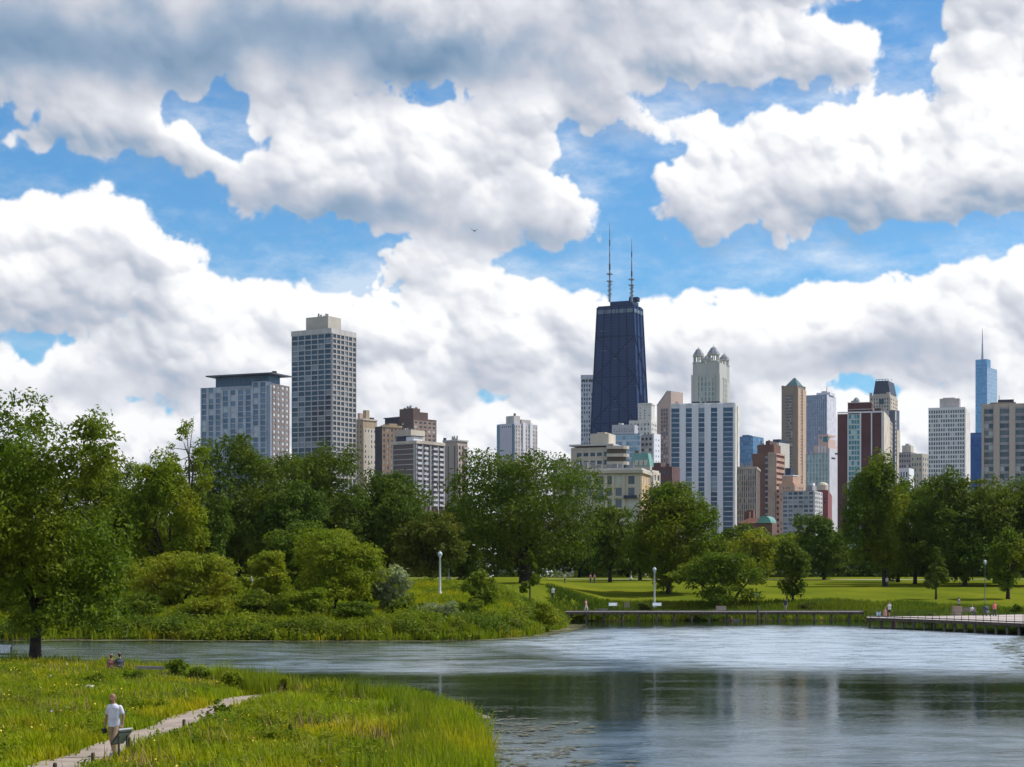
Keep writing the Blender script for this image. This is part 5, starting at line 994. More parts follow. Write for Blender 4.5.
C_ = scatter(2, 90, 200, 252, 34000, r_, lambda x, y: (pond_sd(x, y) < 14 + 2 * vnoise(x, y, .3, 30)) & (x > 5))
nb = 4; P_ = np.repeat(C_, nb, 0) + np.concatenate([r_.normal(size=(len(C_) * nb, 2)) * .25, np.zeros((len(C_) * nb, 1))], 1)
V_, F_ = blades(P_, np.repeat(.65 + .35 * vnoise(C_[:, 0], C_[:, 1], .25, 31), nb), .12, r_)
tag(np_mesh('rushes', V_, F_, LEAF['mid'], np.repeat(np.clip(np.repeat(.4 + .5 * vnoise(C_[:, 0], C_[:, 1], .2, 33), nb) + .2 * r_.normal(size=len(P_)), 0, 1), 6)), 'dull green rushes growing behind the boardwalk', 'rushes', kind='stuff')
# floating leaves
def pads(name, label, pts, s, m_):
    n = len(pts); k = 6; an = np.arange(k) * 2 * math.pi / k; sz = s * (.5 + r_.random(n)); V_ = np.zeros((n, k, 3)); ph = r_.random(n) * 6
    V_[:, :, 0] = pts[:, :1] + np.cos(an + ph[:, None]) * sz[:, None]; V_[:, :, 1] = pts[:, 1:2] + np.sin(an + ph[:, None]) * sz[:, None] * .8; V_[:, :, 2] = .012 + .03 * r_.random(n)[:, None]
    tag(np_mesh(name, V_.reshape(-1, 3), np.arange(n * k).reshape(n, k), m_), label, 'floating plants', kind='stuff')
def wat(x0, x1, y0, y1, n, cond):
    x = r_.uniform(x0, x1, n); y = r_.uniform(y0, y1, n); k = (pond_sd(x, y) < -.05) & cond(x, y); return np.stack([x[k], y[k]], 1)
M_PAD = mat('lily_leaf', (.10, .13, .06), .45, var=.3, scale=1.5, spec=.6); M_SCUM = mat('algae', (.17, .17, .06), .8, var=.25, scale=.4)
pads('lily_pads', 'grey-green lily pads floating at the right edge of the pond', wat(32, 60, 110, 178, 11000, lambda x, y: (x / y > .272 + .010 * vnoise(x, y, .25, 40) + np.abs(y - 145) * .0004) & (vnoise(x, y, .9, 41) > -.1)), .22, M_PAD)
pads('algae_mat', 'olive algae along the left far bank waterline', wat(-75, 12, 150, 215, 60000, lambda x, y: (pond_sd(x, y) > -2.2 - 1.5 * vnoise(x, y, .25, 43)) & (vnoise(x * .5, y * 2, .5, 44) > -.15)), .35, M_SCUM)
pads('shore_weed', 'patchy floating weed off the tip of the near point', wat(-6, 10, 44, 84, 40000, lambda x, y: (pond_sd(x, y) > -4.5 - 1.5 * vnoise(x, y, .6, 45)) & (vnoise(x, y * 1.2, 1.3, 46) > .02 + .05 * (-pond_sd(x, y))) ), .07, mat('dull_weed', (.16, .16, .10), .6, var=.3, scale=2))
# ------------------------------------------------------------------ boardwalks
M_DECK = mat('weathered_deck', (.30, .27, .25), .85, var=.15, scale=1.2); M_PALED = mat('pale_deck', (.44, .37, .34), .85, var=.1, scale=1.0)
M_POST = mat('wood_post', (.10, .075, .055), .9, var=.25, scale=3); M_PILE = mat('pile_wood', (.15, .13, .105), .9, var=.3, scale=2); M_IRON = mat('dark_iron', (.045, .05, .05), .5)
def boardwalk(label, front, back, z, post_step, pile_step, rail):
    """front, back: plan polylines with equal numbers of points"""
    root = empty('boardwalk', (*front[0], 0)); tag(root, label, 'boardwalk'); o_ = Vector((*front[0], 0))
    def L(p, zz): return (p[0] - o_.x, p[1] - o_.y, zz)
    dk, fs, jo = MB(), MB(), MB(); N = len(front)
    for i in range(N - 1):
        a, b, c, d = front[i], front[i + 1], back[i + 1], back[i]
        dk.add([L(p, z - .06) for p in (a, b, c, d)] + [L(p, z) for p in (a, b, c, d)], [(0, 3, 2, 1), (4, 5, 6, 7), (0, 1, 5, 4), (2, 3, 7, 6), (1, 2, 6, 5), (3, 0, 4, 7)])
    dk.build('deck', M_PALED if rail else M_DECK, root)
    fl = [Vector((*p, 0)) for p in front]; seg = [(fl[i + 1] - fl[i]).length for i in range(N - 1)]; tot = sum(seg)
    def along(s_):
        i = 0
        while i < N - 2 and s_ > seg[i]: s_ -= seg[i]; i += 1
        t_ = min(s_ / seg[i], 1); return fl[i].lerp(fl[i + 1], t_), Vector((*back[i], 0)).lerp(Vector((*back[i + 1], 0)), t_)
    def strip(mb, off0, off1, z0, z1):                 # beam following the front edge
        for i in range(N - 1):
            d = (fl[i + 1] - fl[i]).normalized(); n = Vector((d.y, -d.x, 0)); q = [fl[i] + n * off0, fl[i + 1] + n * off0, fl[i + 1] + n * off1, fl[i] + n * off1]
            mb.add([L(p, z0) for p in q] + [L(p, z1) for p in q], [(0, 3, 2, 1), (4, 5, 6, 7), (0, 1, 5, 4), (1, 2, 6, 5), (2, 3, 7, 6), (3, 0, 4, 7)])
    strip(fs, .01, .12, z - .34, z - .005); fs.build('fascia_beam', M_POST, root)
    cb = MB(); strip(cb, -.22, -.04, z + .08, z + .2); cb.build('kerb_rail', M_DECK, root)
    s_ = .4; first = None
    while s_ < tot and True:
        p, q = along(s_); d = (q - p).normalized(); mb = MB(); lp = Vector(L(p + d * .35, 0)); lq = Vector(L(q - d * .35, 0))
        mb.tube([lp + Vector((0, 0, -1.2)), lp + Vector((0, 0, z - .07))], .15, 8); mb.build('pile', M_PILE, root); s_ += pile_step
    cr = MB(); s_ = .4
    while s_ < tot:
        p, q = along(s_); d = (q - p).normalized(); a = Vector(L(p + d * .1, z - .24)); b = Vector(L(q - d * .1, z - .24)); cr.tube([a, b], .09, 4); s_ += pile_step
    cr.build('cross_beam', M_POST, root)
    if rail:
        s_ = .6; tops = []
        while s_ < tot:
            p, q = along(s_); lp = Vector(L(p, 0)); mb = MB(); mb.tube([lp + Vector((0, 0, z - .2)), lp + Vector((0, 0, z + .95))], .03, 6); mb.build('rail_post', M_IRON, root); tops.append(lp); s_ += post_step
        cab = MB()
        for h in (.35, .63, .92): cab.tube([p + Vector((0, 0, z + h)) for p in tops], .012, 5)
        cab.build('cable', M_IRON, root)
    return root
fr = [tuple(at(px, HZ, 230).xy) for px in (566, 640, 720, 800, 864)]; bk = [(x, y + 3.0) for x, y in fr]
boardwalk('long dark timber boardwalk along the far side, left of the wider pale deck', fr, bk, 1.27, 2, 2.28, False)
frp = [(867, 201), (885, 198.5), (920, 193), (960, 186), (1000, 179), (1040, 173), (1100, 166), (1160, 160)]
fr = [tuple(at(px, HZ, Y).xy) for px, Y in frp]; bk = [tuple(at(px + dx, HZ, Y).xy) for px, Y, dx in ((867, 206, 0), (885, 207, 0), (920, 208, 0), (955, 210, 0), (990, 214, 0), (1025, 218, 0), (1085, 220, 0), (1140, 222, 0))]
boardwalk('wide pale timber deck with thin cable railing curving out at the right edge', fr, bk, 1.2, 1.35, 1.9, True)
fr_link = [tuple(at(864.3, HZ, 230).xy), tuple(at(872, HZ, 207.2).xy)]
# ------------------------------------------------------------------ lamps, signs, benches
M_LAMPW = mat('white_lamp_paint', (.62, .64, .64), .5, var=.05); M_LAMPG = mat('grey_green_paint', (.16, .24, .22), .5)
def lamp(label, px, top, bot, Y, m_, slim=False):
    u = Y / F; X = (px - CX) * u; z0 = gz(X, Y); h = HC + (HZ - top) * u - z0; root = empty('street_lamp', (X, Y, z0)); tag(root, label, 'street lamp')
    a = MB(); a.lathe((0, 0, 0), [(.26, -.2), (.26, .35), (.17, .55), (.13 if not slim else .07, .7), (.10 if not slim else .05, h - .75), (.16, h - .7), (.16, h - .6)], 12); a.build('post', m_, root, True)
    g_ = MB(); r = .27 if not slim else .2; g_.lathe((0, 0, h - .62), [(r * .5, 0), (r * .95, .14), (r, .28), (r * .8, .45), (r * .35, .56)], 12); g_.build('globe', mat('opal_glass', (.55, .62, .66), .25), root, True)
    f = MB(); f.lathe((0, 0, h - .06), [(r * .36, 0), (r * .2, .08), (.02, .14)], 8); f.build('finial', M_IRON, root)
lamp('white globe lamp post on the left bank in front of the olive tree', 440, 551, 585, 205, M_LAMPW)
lamp('white globe lamp post on the central lawn behind the boardwalk', 654.5, 567, 602, 243, M_LAMPW)
lamp('slim grey-green lamp post on the right lawn', 985, 559.5, 598, 238, M_LAMPG, True)
lamp('small distant white lamp post beyond the central lawn', 631, 569, 583, 350, M_LAMPW, True)
lamp('distant white lamp post between trees on the left bank', 449, 562, 582, 300, M_LAMPW, True)
def bench(label, px, Y, w_=2.0, z=None):
    X = (px - CX) / F * Y; z0 = gz(X, Y) if z is None else z; root = empty('park_bench', (X, Y, z0)); tag(root, label, 'bench')
    s_ = MB()
    for k in range(3): s_.box(-w_ / 2, w_ / 2, -.25 + k * .17, -.11 + k * .17, .42, .46)
    s_.build('seat', M_DECK, root); b_ = MB()
    for k in range(3): b_.box(-w_ / 2, w_ / 2, .27, .31, .52 + k * .15, .63 + k * .15)
    b_.build('backrest', M_DECK, root)
    for x in (-w_ / 2 + .15, w_ / 2 - .15): MB().box(x - .03, x + .03, -.22, .27, 0, .42).build('leg', M_IRON, root)
def panel(label, px, Y, top, w_, z=None, name='info_sign', face=(.62, .70, .70), tilt=.5, h=.62):
    X = (px - CX) / F * Y; z0 = gz(X, Y) if z is None else z; zt = HC + (HZ - top) / F * Y - z0; root = empty(name, (X, Y, z0)); tag(root, label, 'information sign')
    for x in (-w_ / 2 + .06, w_ / 2 - .06): MB().box(x - .04, x + .04, -.04, .04, -.1, zt - h * .3).build('leg', M_IRON, root)
    dy = h * tilt * .8; dz = h * (1 - tilt * .5)
    def sheet(o0, o1, sx, a, b): return [(-sx, dy * (a - .5) * 1.0 - o0, zt - dz * (1 - a)), (sx, dy * (a - .5) - o0, zt - dz * (1 - a)), (sx, dy * (b - .5) - o0, zt - dz * (1 - b)), (-sx, dy * (b - .5) - o0, zt - dz * (1 - b))]
    q = sheet(0, 0, w_ / 2, 0, 1); r = [(x, y + .05, z_ - .03) for x, y, z_ in q]; MB().add(q + r, [(0, 1, 2, 3), (7, 6, 5, 4), (0, 4, 5, 1), (1, 5, 6, 2), (2, 6, 7, 3), (3, 7, 4, 0)]).build('frame', M_IRON, root)
    q = sheet(.006, 0, w_ / 2 - .05, .07, .93); r = [(x, y + .004, z_) for x, y, z_ in q]; MB().add(q + r, [(0, 1, 2, 3), (7, 6, 5, 4), (0, 4, 5, 1), (1, 5, 6, 2), (2, 6, 7, 3), (3, 7, 4, 0)]).build('face', mat('sign_face_%d' % int(face[0] * 100), face, .35, var=.15, scale=6), root)
panel('slanted pale information panel at the left end of the long boardwalk', 613, 233.6, 602.5, 1.25)
panel('slanted pale information panel near the central white lamp', 657, 233.8, 602.5, 1.3)
panel('light blue information panel at the left end of the wide pale deck', 878.5, 205, 611.5, .72, z=1.2, face=(.45, .68, .72), tilt=.2, h=.55)
panel('dark framed sign with a white panel at the far left behind the near trunk', 3, 118, 644, 1.2, z=.02, name='info_sign', face=(.6, .62, .62), tilt=.1, h=.7)
# upright framed notice
X, Y = at(627, HZ, 236).xy; root = empty('notice_board', (X, Y, gz(X, Y))); tag(root, 'tall two-post notice frame beside the long boardwalk', 'notice board'); 
for x in (-.42, .42): MB().box(x - .04, x + .04, -.04, .04, 0, 1.95).build('leg', M_POST, root)
MB().box(-.38, .38, -.03, .03, 1.15, 1.85).build('board', mat('notice_tan', (.30, .28, .16), .7), root)
bench('low wooden bench behind the long boardwalk under the crabapple', 733, 234.6, 2.0); bench('low wooden bench on the lawn edge right of the tan block', 969, 212, 1.9, z=1.2); bench('wooden bench left of the first slanted panel', 602, 235.5, 1.8)
def stone_block(label, px, top, bot, w_px, Y, z0, m_):
    u = Y / F; X = (px - CX) * u; w_ = w_px * u; h = (bot - top) * u; root = empty('stone_plinth', (X, Y, z0)); tag(root, label, 'plinth')
    mb = MB(); mb.frustum((-w_ / 2, w_ / 2, -.35, .35), (-w_ / 2 + .03, w_ / 2 - .03, -.31, .31), 0, h - .08); mb.build('block', m_, root); MB().box(-w_ / 2 - .02, w_ / 2 + .02, -.37, .37, h - .078, h).build('cap', m_, root)
stone_block('tan stone plinth standing on the pale deck left of the seated person', 957, 608, 617.2, 9.5, 211, 1.2, mat('tan_plinth', (.40, .30, .24), .9)); stone_block('pale stone plinth beside the bench under the crabapple', 721, 607, 612, 10, 233.6, 1.3, mat('pale_plinth', (.36, .30, .26), .9))
# handrail around the boardwalk landing at the right of the crabapple
def wood_post(label, p, h, r=.055, name='wood_post', group='short wooden posts along the footpath', cat='post'):
    root_ = MB(); root_.lathe((0, 0, 0), [(r, -.2), (r, h - .04), (r * .7, h)], 10); o = root_.build(name, M_POST, None, True); o.location = (p.x, p.y, gz(p.x, p.y)); tag(o, label, cat, group)
for px, top, bot, lab in ((93, 753, 772, 'short wooden path post nearest the camera, left of the slanted sign'), (128.5, 737, 757, 'wooden path post right behind the slanted sign'), (157.5, 731, 748, 'wooden path post right of the slanted sign, beside yellow flowers'),
                          (184, 721, 735, 'wooden path post halfway to the path bend'), (208, 712, 724, 'wooden path post just before the footpath vanishes in leaves'), (249, 699, 708, 'farthest wooden path post beside the visible end of the footpath'), (55, 765, 786, 'wooden post cut off by the bottom edge of the frame')):
    Yp = (HC - .62) * F / (bot - HZ); p = at(px, HZ, Yp); wood_post(lab, p, (bot - top) / F * Yp * 1.03)
X, Y = at(758, HZ, 228).xy; wood_post('thick dark mooring post at the edge of the long boardwalk', Vector((X, Y, 0)), 2.6, .14, 'mooring_post', 'mooring posts of the boardwalk'); X, Y = at(766, HZ, 228.2).xy; wood_post('shorter mooring post beside the thick one on the boardwalk', Vector((X, Y, 0)), 1.9, .11, 'mooring_post', 'mooring posts of the boardwalk')
for o in [o for o in bpy.data.objects if o.name.startswith('mooring_post')]: o.location.z = -.6
# slanted interpretive panel by the walker
pS = at(123, HZ, 48.9); root = empty('trail_sign', (pS.x, pS.y, gz(pS.x, pS.y)), R(238)); root.scale = (.68, .72, .9); tag(root, 'slanted trail sign on dark metal legs beside the walking man', 'trail sign')
for x in (-.22, .24): MB().box(x - .035, x + .035, -.03, .03, -.1, .86).build('leg', M_IRON, root)
q = [(-.36, -.34, .62), (.36, -.34, .62), (.36, .12, 1.02), (-.36, .12, 1.02)]; r = [(x, y + .03, z - .035) for x, y, z in q]; FQ = [(0, 1, 2, 3), (7, 6, 5, 4), (0, 4, 5, 1), (1, 5, 6, 2), (2, 6, 7, 3), (3, 7, 4, 0)]
MB().add([(x, y + .02, z + .02) for x, y, z in q] + r, FQ).build('frame', M_IRON, root); q2 = [(-.31, -.30, .665), (.31, -.30, .665), (.31, .08, .995), (-.31, .08, .995)]
MB().add([(x, y + .03, z - .038) for x, y, z in q2] + [(x, y + .034, z - .05) for x, y, z in q2], FQ).build('back_board', mat('trail_sign_back', (.42, .45, .44), .6, var=.1), root)
MB().add([(x, y - .004, z + .022) for x, y, z in q2] + [(x, y, z + .01) for x, y, z in q2], FQ).build('face', mat('trail_sign_face', (.50, .54, .52), .35, var=.3, scale=9), root)
MB().tube([(-.38, .13, 1.06), (.38, .13, 1.06)], .035, 8).build('top_bar', mat('pale_metal', (.45, .46, .48), .4), root)
# timber rail and log near the point
pS = at(151, HZ, 89); root = empty('timber_rail', (pS.x, pS.y, gz(pS.x, pS.y)), R(-6)); tag(root, 'low weathered timber rail half hidden in grass near the anglers', 'timber rail')
MB().box(-.75, .75, -.06, .06, .62, .78).build('rail', M_DECK, root); MB().box(-.72, .72, -.03, .03, .30, .42).build('lower_board', M_DECK, root)
for x in (-.6, .6): MB().box(x - .06, x + .06, -.05, .05, -.2, .62).build('post', M_POST, root)
def rock(label, p, sx, sy, sz, seed, m_=None, name='rock', group='rocks at the water'):
    q = random.Random(seed); mb = MB(); n, m2 = 10, 6; rs = []
    for j in range(m2 + 1):
        a = math.pi * (j / m2 - .5); rs.append([(sx * max(math.cos(a), .05) * math.cos(2 * math.pi * k / n) * q.uniform(.78, 1.15), sy * max(math.cos(a), .05) * math.sin(2 * math.pi * k / n) * q.uniform(.78, 1.15), sz * math.sin(a) * q.uniform(.85, 1.1)) for k in range(n)])
    mb.rings(rs); o = mb.build(name, m_ or mat('shore_rock', (.22, .19, .15), .9, var=.3, scale=3, bump=.5)); o.location = p; tag(o, label, 'rock', group)
p = at(90, HZ, 76); rock('pale flat rock in the meadow grass left of the walking man', (p.x, p.y, gz(p.x, p.y) + .38), .34, .2, .13, 1, mat('pale_rock', (.5, .46, .38), .9, var=.15, scale=3), group='rocks')
for i, (px, py, s, lab) in enumerate(((474, 716, .22, 'larger tan stone where the reeds meet open water'), (481, 719, .24, 'small tan stone right of the larger one at the reed edge'), (470, 721, .2, 'low stone below the larger tan stone at the reed edge'), (368, 634, .45, 'pale stone at the foot of the silver willow'), (381, 636, .40, 'flat pale stone right of the other at the silver willow'), (170, 636.5, .4, 'stone on the left far waterline'))):
    g0 = ground_at(px, py, 0.02); rock(lab, (g0.x, g0.y, .06), s * 1.5, s, s * .6, 20 + i)
# dead stump, driftwood, ducks, bird
X, Y = at(252, HZ, 222).xy; mb = MB(); mb.tube([(0, 0, -.2), (.03, 0, .7), (-.08, 0, 1.35), (-.22, .02, 1.9)], [.17, .13, .09, .03], 8); mb.tube([(0, 0, .8), (.25, 0, 1.2)], [.07, .02], 6); o = mb.build('dead_stump', mat('bleached_wood', (.50, .44, .36), .9, var=.2), None, True); o.location = (X, Y, gz(X, Y)); tag(o, 'bleached broken stump standing on the left bank meadow', 'stump')
def duck(label, px, py, s, col):
    g0 = ground_at(px, py); root = empty('duck', (g0.x, g0.y, 0), R(20)); tag(root, label, 'duck', 'ducks on the pond'); b_ = MB()
    b_.tube([(-.26, 0, .10), (-.16, 0, .07), (0, 0, .05), (.13, 0, .07), (.20, 0, .16), (.22, 0, .26), (.30, 0, .27), (.37, 0, .25)], [.02, .08, .12, .10, .05, .055, .045, .012], 10); o = b_.build('body', mat('duck_%s' % col[0], col[1], .7), root, True); root.scale = (s, s, s)
duck('white duck swimming near the left far bank', 123, 635.5, 1.6, ('white', (.6, .6, .58)))
X = at(474, 231, 400); mb = MB(); mb.tube([(-.5, 0, 0), (-.2, 0, .03), (.2, 0, .04), (.5, 0, 0), (.62, 0, -.02)], [.02, .10, .12, .06, .01], 8); mb.add([(-.15, 0, .05), (.2, 0, .05), (.1, .9, .45), (-.1, .9, .42), (-.15, 0, .02), (.2, 0, .02), (.1, .9, .43), (-.1, .9, .40)], FQ); mb.add([(-.15, 0, .05), (.2, 0, .05), (.1, -.9, .45), (-.1, -.9, .42), (-.15, 0, .02), (.2, 0, .02), (.1, -.9, .43), (-.1, -.9, .40)], FQ)
o = mb.build('bird', mat('bird_dark', (.03, .03, .035), .8)); o.location = X; o.rotation_euler = (.2, 0, R(60)); tag(o, 'tiny dark bird gliding under the big grey cloud', 'bird')
# blue umbrella, and pale parked car half hidden behind the crabapple
X, Y = at(753.5, HZ, 248).xy; root = empty('sun_umbrella', (X, Y, gz(X, Y))); tag(root, 'small bright blue umbrella under the right side of the crabapple', 'umbrella'); c = MB(); c.lathe((0, 0, 0), [(.75, 1.25), (.62, 1.5), (.35, 1.72), (.03, 1.82)], 12); c.build('canopy', mat('umbrella_blue', (.06, .30, .60), .6), root); MB().tube([(0, 0, 0), (0, 0, 1.8)], .02, 6).build('pole', M_IRON, root)
X, Y = at(712, HZ, 249).xy; root = empty('folding_chair', (X, Y, gz(X, Y))); tag(root, 'blue folding camp chair under the left side of the crabapple', 'chair'); MB().box(-.26, .26, -.25, .25, .42, .46).build('seat', MC['umbrella_blue'], root); MB().box(-.26, .26, .22, .26, .47, 1.0).build('backrest', MC['umbrella_blue'], root)
for x in (-.24, .24):
    for y in (-.22, .22): MB().box(x - .015, x + .015, y - .015, y + .015, 0, .42).build('leg', M_IRON, root)
# ------------------------------------------------------------------ people
M_SKIN = mat('skin', (.42, .24, .17), .6, var=.08); M_SKIND = mat('tanned_skin', (.30, .15, .10), .6, var=.08)
def cap(mb, p0, p1, r0, r1, n=12, sy=1.0):             # tapered capsule
    p0, p1 = Vector(p0), Vector(p1); d = (p1 - p0); L_ = d.length; d.normalize(); e0, e1 = [], []
    pts = [p0 - d * r0 * .98, p0 - d * r0 * .75, p0 - d * r0 * .35, p0, p0.lerp(p1, .5), p1, p1 + d * r1 * .35, p1 + d * r1 * .75, p1 + d * r1 * .98]
    mb.tube(pts, [r0 * .15, r0 * .66, r0 * .93, r0, (r0 + r1) / 2 * 1.01, r1, r1 * .93, r1 * .66, r1 * .15], n, sy)
def fused(mb, name, m_, root, vox):                    # one continuous skin over the limbs
    o = mb.build(name, m_, root, True); r = o.modifiers.new('skin', 'REMESH'); r.mode = 'VOXEL'; r.voxel_size = vox; r.use_smooth_shade = True
    s = o.modifiers.new('smooth', 'SMOOTH'); s.iterations = 3; s.factor = .5; return o
def person(label, loc, rz, J, top, bottom, hair, skin, vox=.03, shorts=False, sleeves=.5, bald=False, detail=False, group='people around the pond', shoe=(.04, .05, .09), dress=False):
    """J = joints in metres, x to the person's left, -y forward"""
    root = empty('person', loc, rz); tag(root, label, 'person', group); b = MB(); g_ = lambda k: Vector(J[k])
    hp, nk, hd = g_('hip'), g_('neck'), g_('head'); mid = hp.lerp(nk, .5)
    b.rings([[(c.x + rx * math.cos(a), c.y + ry * math.sin(a), c.z + dz) for a in [2 * math.pi * k / 16 for k in range(16)]] for c, dz, rx, ry in
             ((hp, -.10, .10, .07), (hp, -.04, .165, .105), (hp, .06, .165, .105), (mid, -.06, .145, .095), (mid, .08, .165, .105), (nk, -.12, .165, .095), (nk, -.06, .12, .07), (nk, .03, .06, .055))])
    cap(b, nk, hd + Vector((0, 0, -.08)), .056, .056); cap(b, hd + Vector((0, -.02, -.045)), hd + Vector((0, .01, .045)), .068, .085, 14)
    cap(b, hd + Vector((0, -.055, -.075)), hd + Vector((0, -.03, -.02)), .040, .055)      # jaw
    cap(b, hd + Vector((0, -.085, .005)), hd + Vector((0, -.103, -.028)), .012, .017, 8)      # nose
    for s in (-1, 1):
        cap(b, hd + Vector((s * .083, .005, -.005)), hd + Vector((s * .086, .01, .02)), .014, .018, 8)
        S, E, Wr = g_('shoulder%+d' % s), g_('elbow%+d' % s), g_('wrist%+d' % s); S = S + Vector((-s * .03, 0, -.05)); cap(b, S, E, .047, .038); cap(b, E, Wr, .040, .027)
        dr = (Wr - E).normalized(); fw = Vector(J.get('palm%+d' % s, (0, -.3, -1))).normalized(); sd_ = dr.cross(Vector((0, -1, 0))).normalized() if abs(dr.y) < .9 else Vector((1, 0, 0)); ax_ = Vector((0, -1, 0)) - dr * dr.dot(Vector((0, -1, 0))); ax_.normalize()
        cap(b, Wr, Wr + dr * .065, .028, .036, 10)
        if detail:
            for k, (o2, ln) in enumerate(((-.03, .062), (-.010, .072), (.010, .068), (.028, .052))):
                f0 = Wr + dr * .085 + ax_ * (-o2); f1 = f0 + dr * ln * .55 - sd_ * s * .006; f2 = f1 + dr * ln * .45 - sd_ * s * .022; b.tube([f0 - dr * .03, f0, f1, f2], [.0105, .010, .0092, .007], 8)
            t0 = Wr + dr * .025 + ax_ * .026; b.tube([t0, t0 + ax_ * .028 + dr * .022, t0 + ax_ * .034 + dr * .052], [.013, .011, .008], 8)
        H_, K_, A_ = hp + Vector((s * .085, 0, -.05)), g_('knee%+d' % s), g_('ankle%+d' % s); cap(b, H_, K_, .082, .055); cap(b, K_, K_.lerp(A_, .35), .055, .056); cap(b, K_.lerp(A_, .35), A_, .056, .034)
        ft = Vector(J.get('toe%+d' % s, tuple(A_ + Vector((0, -.17, -.05))))); cap(b, A_ + Vector((0, .03, -.035)), ft, .036, .03)
    fused(b, 'body', skin, root, vox)
    t = MB(); k_ = 1.0
    t.rings([[(c.x + rx * math.cos(a), c.y + ry * math.sin(a), c.z + dz) for a in [2 * math.pi * k / 20 for k in range(20)]] for c, dz, rx, ry in
             ((hp, -.10, .195, .135), (hp, .0, .190, .130), (hp, .08, .183, .125), (mid, -.04, .176, .122), (mid, .08, .190, .126), (nk, -.10, .200, .118), (nk, -.045, .165, .095), (nk, -.005, .10, .078), (nk, .015, .07, .066))])
    for s in (-1, 1):
        S, E = g_('shoulder%+d' % s), g_('elbow%+d' % s); S = S + Vector((-s * .015, 0, -.025)); cap(t, S, S.lerp(E, sleeves), .062, .066 if sleeves < 1 else .055)
    fused(t, 'shirt', top, root, vox * .9)
    p = MB()
    if dress: p.lathe(tuple(hp), [(.17, .06), (.20, -.1), (.25, -.42)], 14)
    else:
        p.rings([[(hp.x + rx * math.cos(a), hp.y + ry * math.sin(a), hp.z + dz) for a in [2 * math.pi * k / 16 for k in range(16)]] for dz, rx, ry in ((-.12, .13, .09), (-.06, .182, .122), (.06, .176, .118), (.09, .17, .112))])
        for s in (-1, 1):
            H_, K_, A_ = hp + Vector((s * .085, 0, -.05)), g_('knee%+d' % s), g_('ankle%+d' % s); cap(p, H_, K_ if not shorts else H_.lerp(K_, .8), .100, .078 if not shorts else .088)
            if not shorts: cap(p, K_, A_ + (K_ - A_).normalized() * .02, .078, .062)
    fused(p, 'trousers' if not shorts else 'shorts', bottom, root, vox * .9)
    sh = MB()
    for s in (-1, 1):
        A_ = g_('ankle%+d' % s); ft = Vector(J.get('toe%+d' % s, tuple(A_ + Vector((0, -.17, -.05))))); sh = MB(); cap(sh, A_ + Vector((0, .035, -.04)), ft + Vector((0, -.015, 0)), .047, .042); o = sh.build('shoe', mat('shoe_%d' % int(shoe[2] * 100), shoe, .6), root, True)
    h = MB(); c = hd + Vector((0, .018, .03))
    if bald:
        for s in (-1, 1): cap(h, hd + Vector((s * .078, .02, -.005)), hd + Vector((s * .05, .075, -.02)), .022, .03)
        cap(h, hd + Vector((-.05, .08, -.01)), hd + Vector((.05, .08, -.01)), .03, .03)
    else: h.ball(c, .094, .098, .085, 14, 8); cap(h, hd + Vector((0, .055, .02)), hd + Vector((0, .07, -.07)), .06, .05)
    fused(h, 'hair', hair, root, vox * .6 if vox < .02 else vox * .8)
    if detail:
        for s in (-1, 1): MB().ball(hd + Vector((s * .032, -.088, .008)), .010, .006, .006, 8, 5).build('eye', mat('eye_dark', (.03, .02, .02), .4), root)
        MB().box(hd.x - .022, hd.x + .022, hd.y - .102, hd.y - .094, hd.z - .058, hd.z - .051).build('mouth', mat('lip', (.28, .10, .08), .6), root)
    return root
def stand(h=1.74, stride=.0, lean=0, arm=0):
    k = h / 1.74; st = stride
    J = {'hip': (0, 0, .93), 'neck': (0, -lean, 1.46), 'head': (0, -lean - .02, 1.63)}
    for s in (-1, 1):
        f = st * s; J['knee%+d' % s] = (s * .095, -.05 - f * .5 - abs(f) * .1, .50); J['ankle%+d' % s] = (s * .10, -f, .09 + (.03 if f < 0 else 0)); J['toe%+d' % s] = (s * .12, -f - .17, .035)
        J['shoulder%+d' % s] = (s * .185, -lean * .9, 1.40); J['elbow%+d' % s] = (s * .25, .03 + f * .25 - arm * .1, 1.12); J['wrist%+d' % s] = (s * .25, -.06 + f * .7 - arm * .25, .87 + arm * .15)
    return {a: tuple(v * k for v in b) for a, b in J.items()}
def sit(h=1.7):
    k = h / 1.74; J = {'hip': (0, 0, .52), 'neck': (0, -.10, 1.03), 'head': (0, -.14, 1.20)}
    for s in (-1, 1):
        J['knee%+d' % s] = (s * .12, -.42, .50); J['ankle%+d' % s] = (s * .12, -.46, .09); J['toe%+d' % s] = (s * .13, -.62, .035); J['shoulder%+d' % s] = (s * .18, -.09, .97); J['elbow%+d' % s] = (s * .24, -.16, .72); J['wrist%+d' % s] = (s * .12, -.38, .62)
    return {a: tuple(v * k for v in b) for a, b in J.items()}
cloth = lambda n, c: mat('cloth_' + n, c, .9, var=.12, scale=4)
hairc = lambda n, c: mat('hair_' + n, c, .8, var=.2, scale=12)
J = stand(1.78, .19); J['neck'] = (-.01, -.03, 1.49); J['head'] = (-.03, -.06, 1.665); J['toe+1'] = (.12, -.40, .05)
J['elbow-1'] = (-.27, .05, 1.14); J['wrist-1'] = (-.27, -.04, .88); J['elbow+1'] = (.25, .06, 1.14); J['wrist+1'] = (.25, -.02, .88)
pm = at(114.5, HZ, 50.3); zp = gz(pm.x, pm.y) + .07
MAN = person('grey-haired man in a pale shirt and khaki trousers walking on the near footpath', (pm.x, pm.y, zp), R(-14), J, cloth('pale_lilac', (.62, .62, .70)), cloth('khaki', (.36, .25, .15)), hairc('grey', (.25, .22, .20)), M_SKIND, .011, sleeves=.62, bald=True, detail=True, group=None, shoe=(.03, .05, .14))
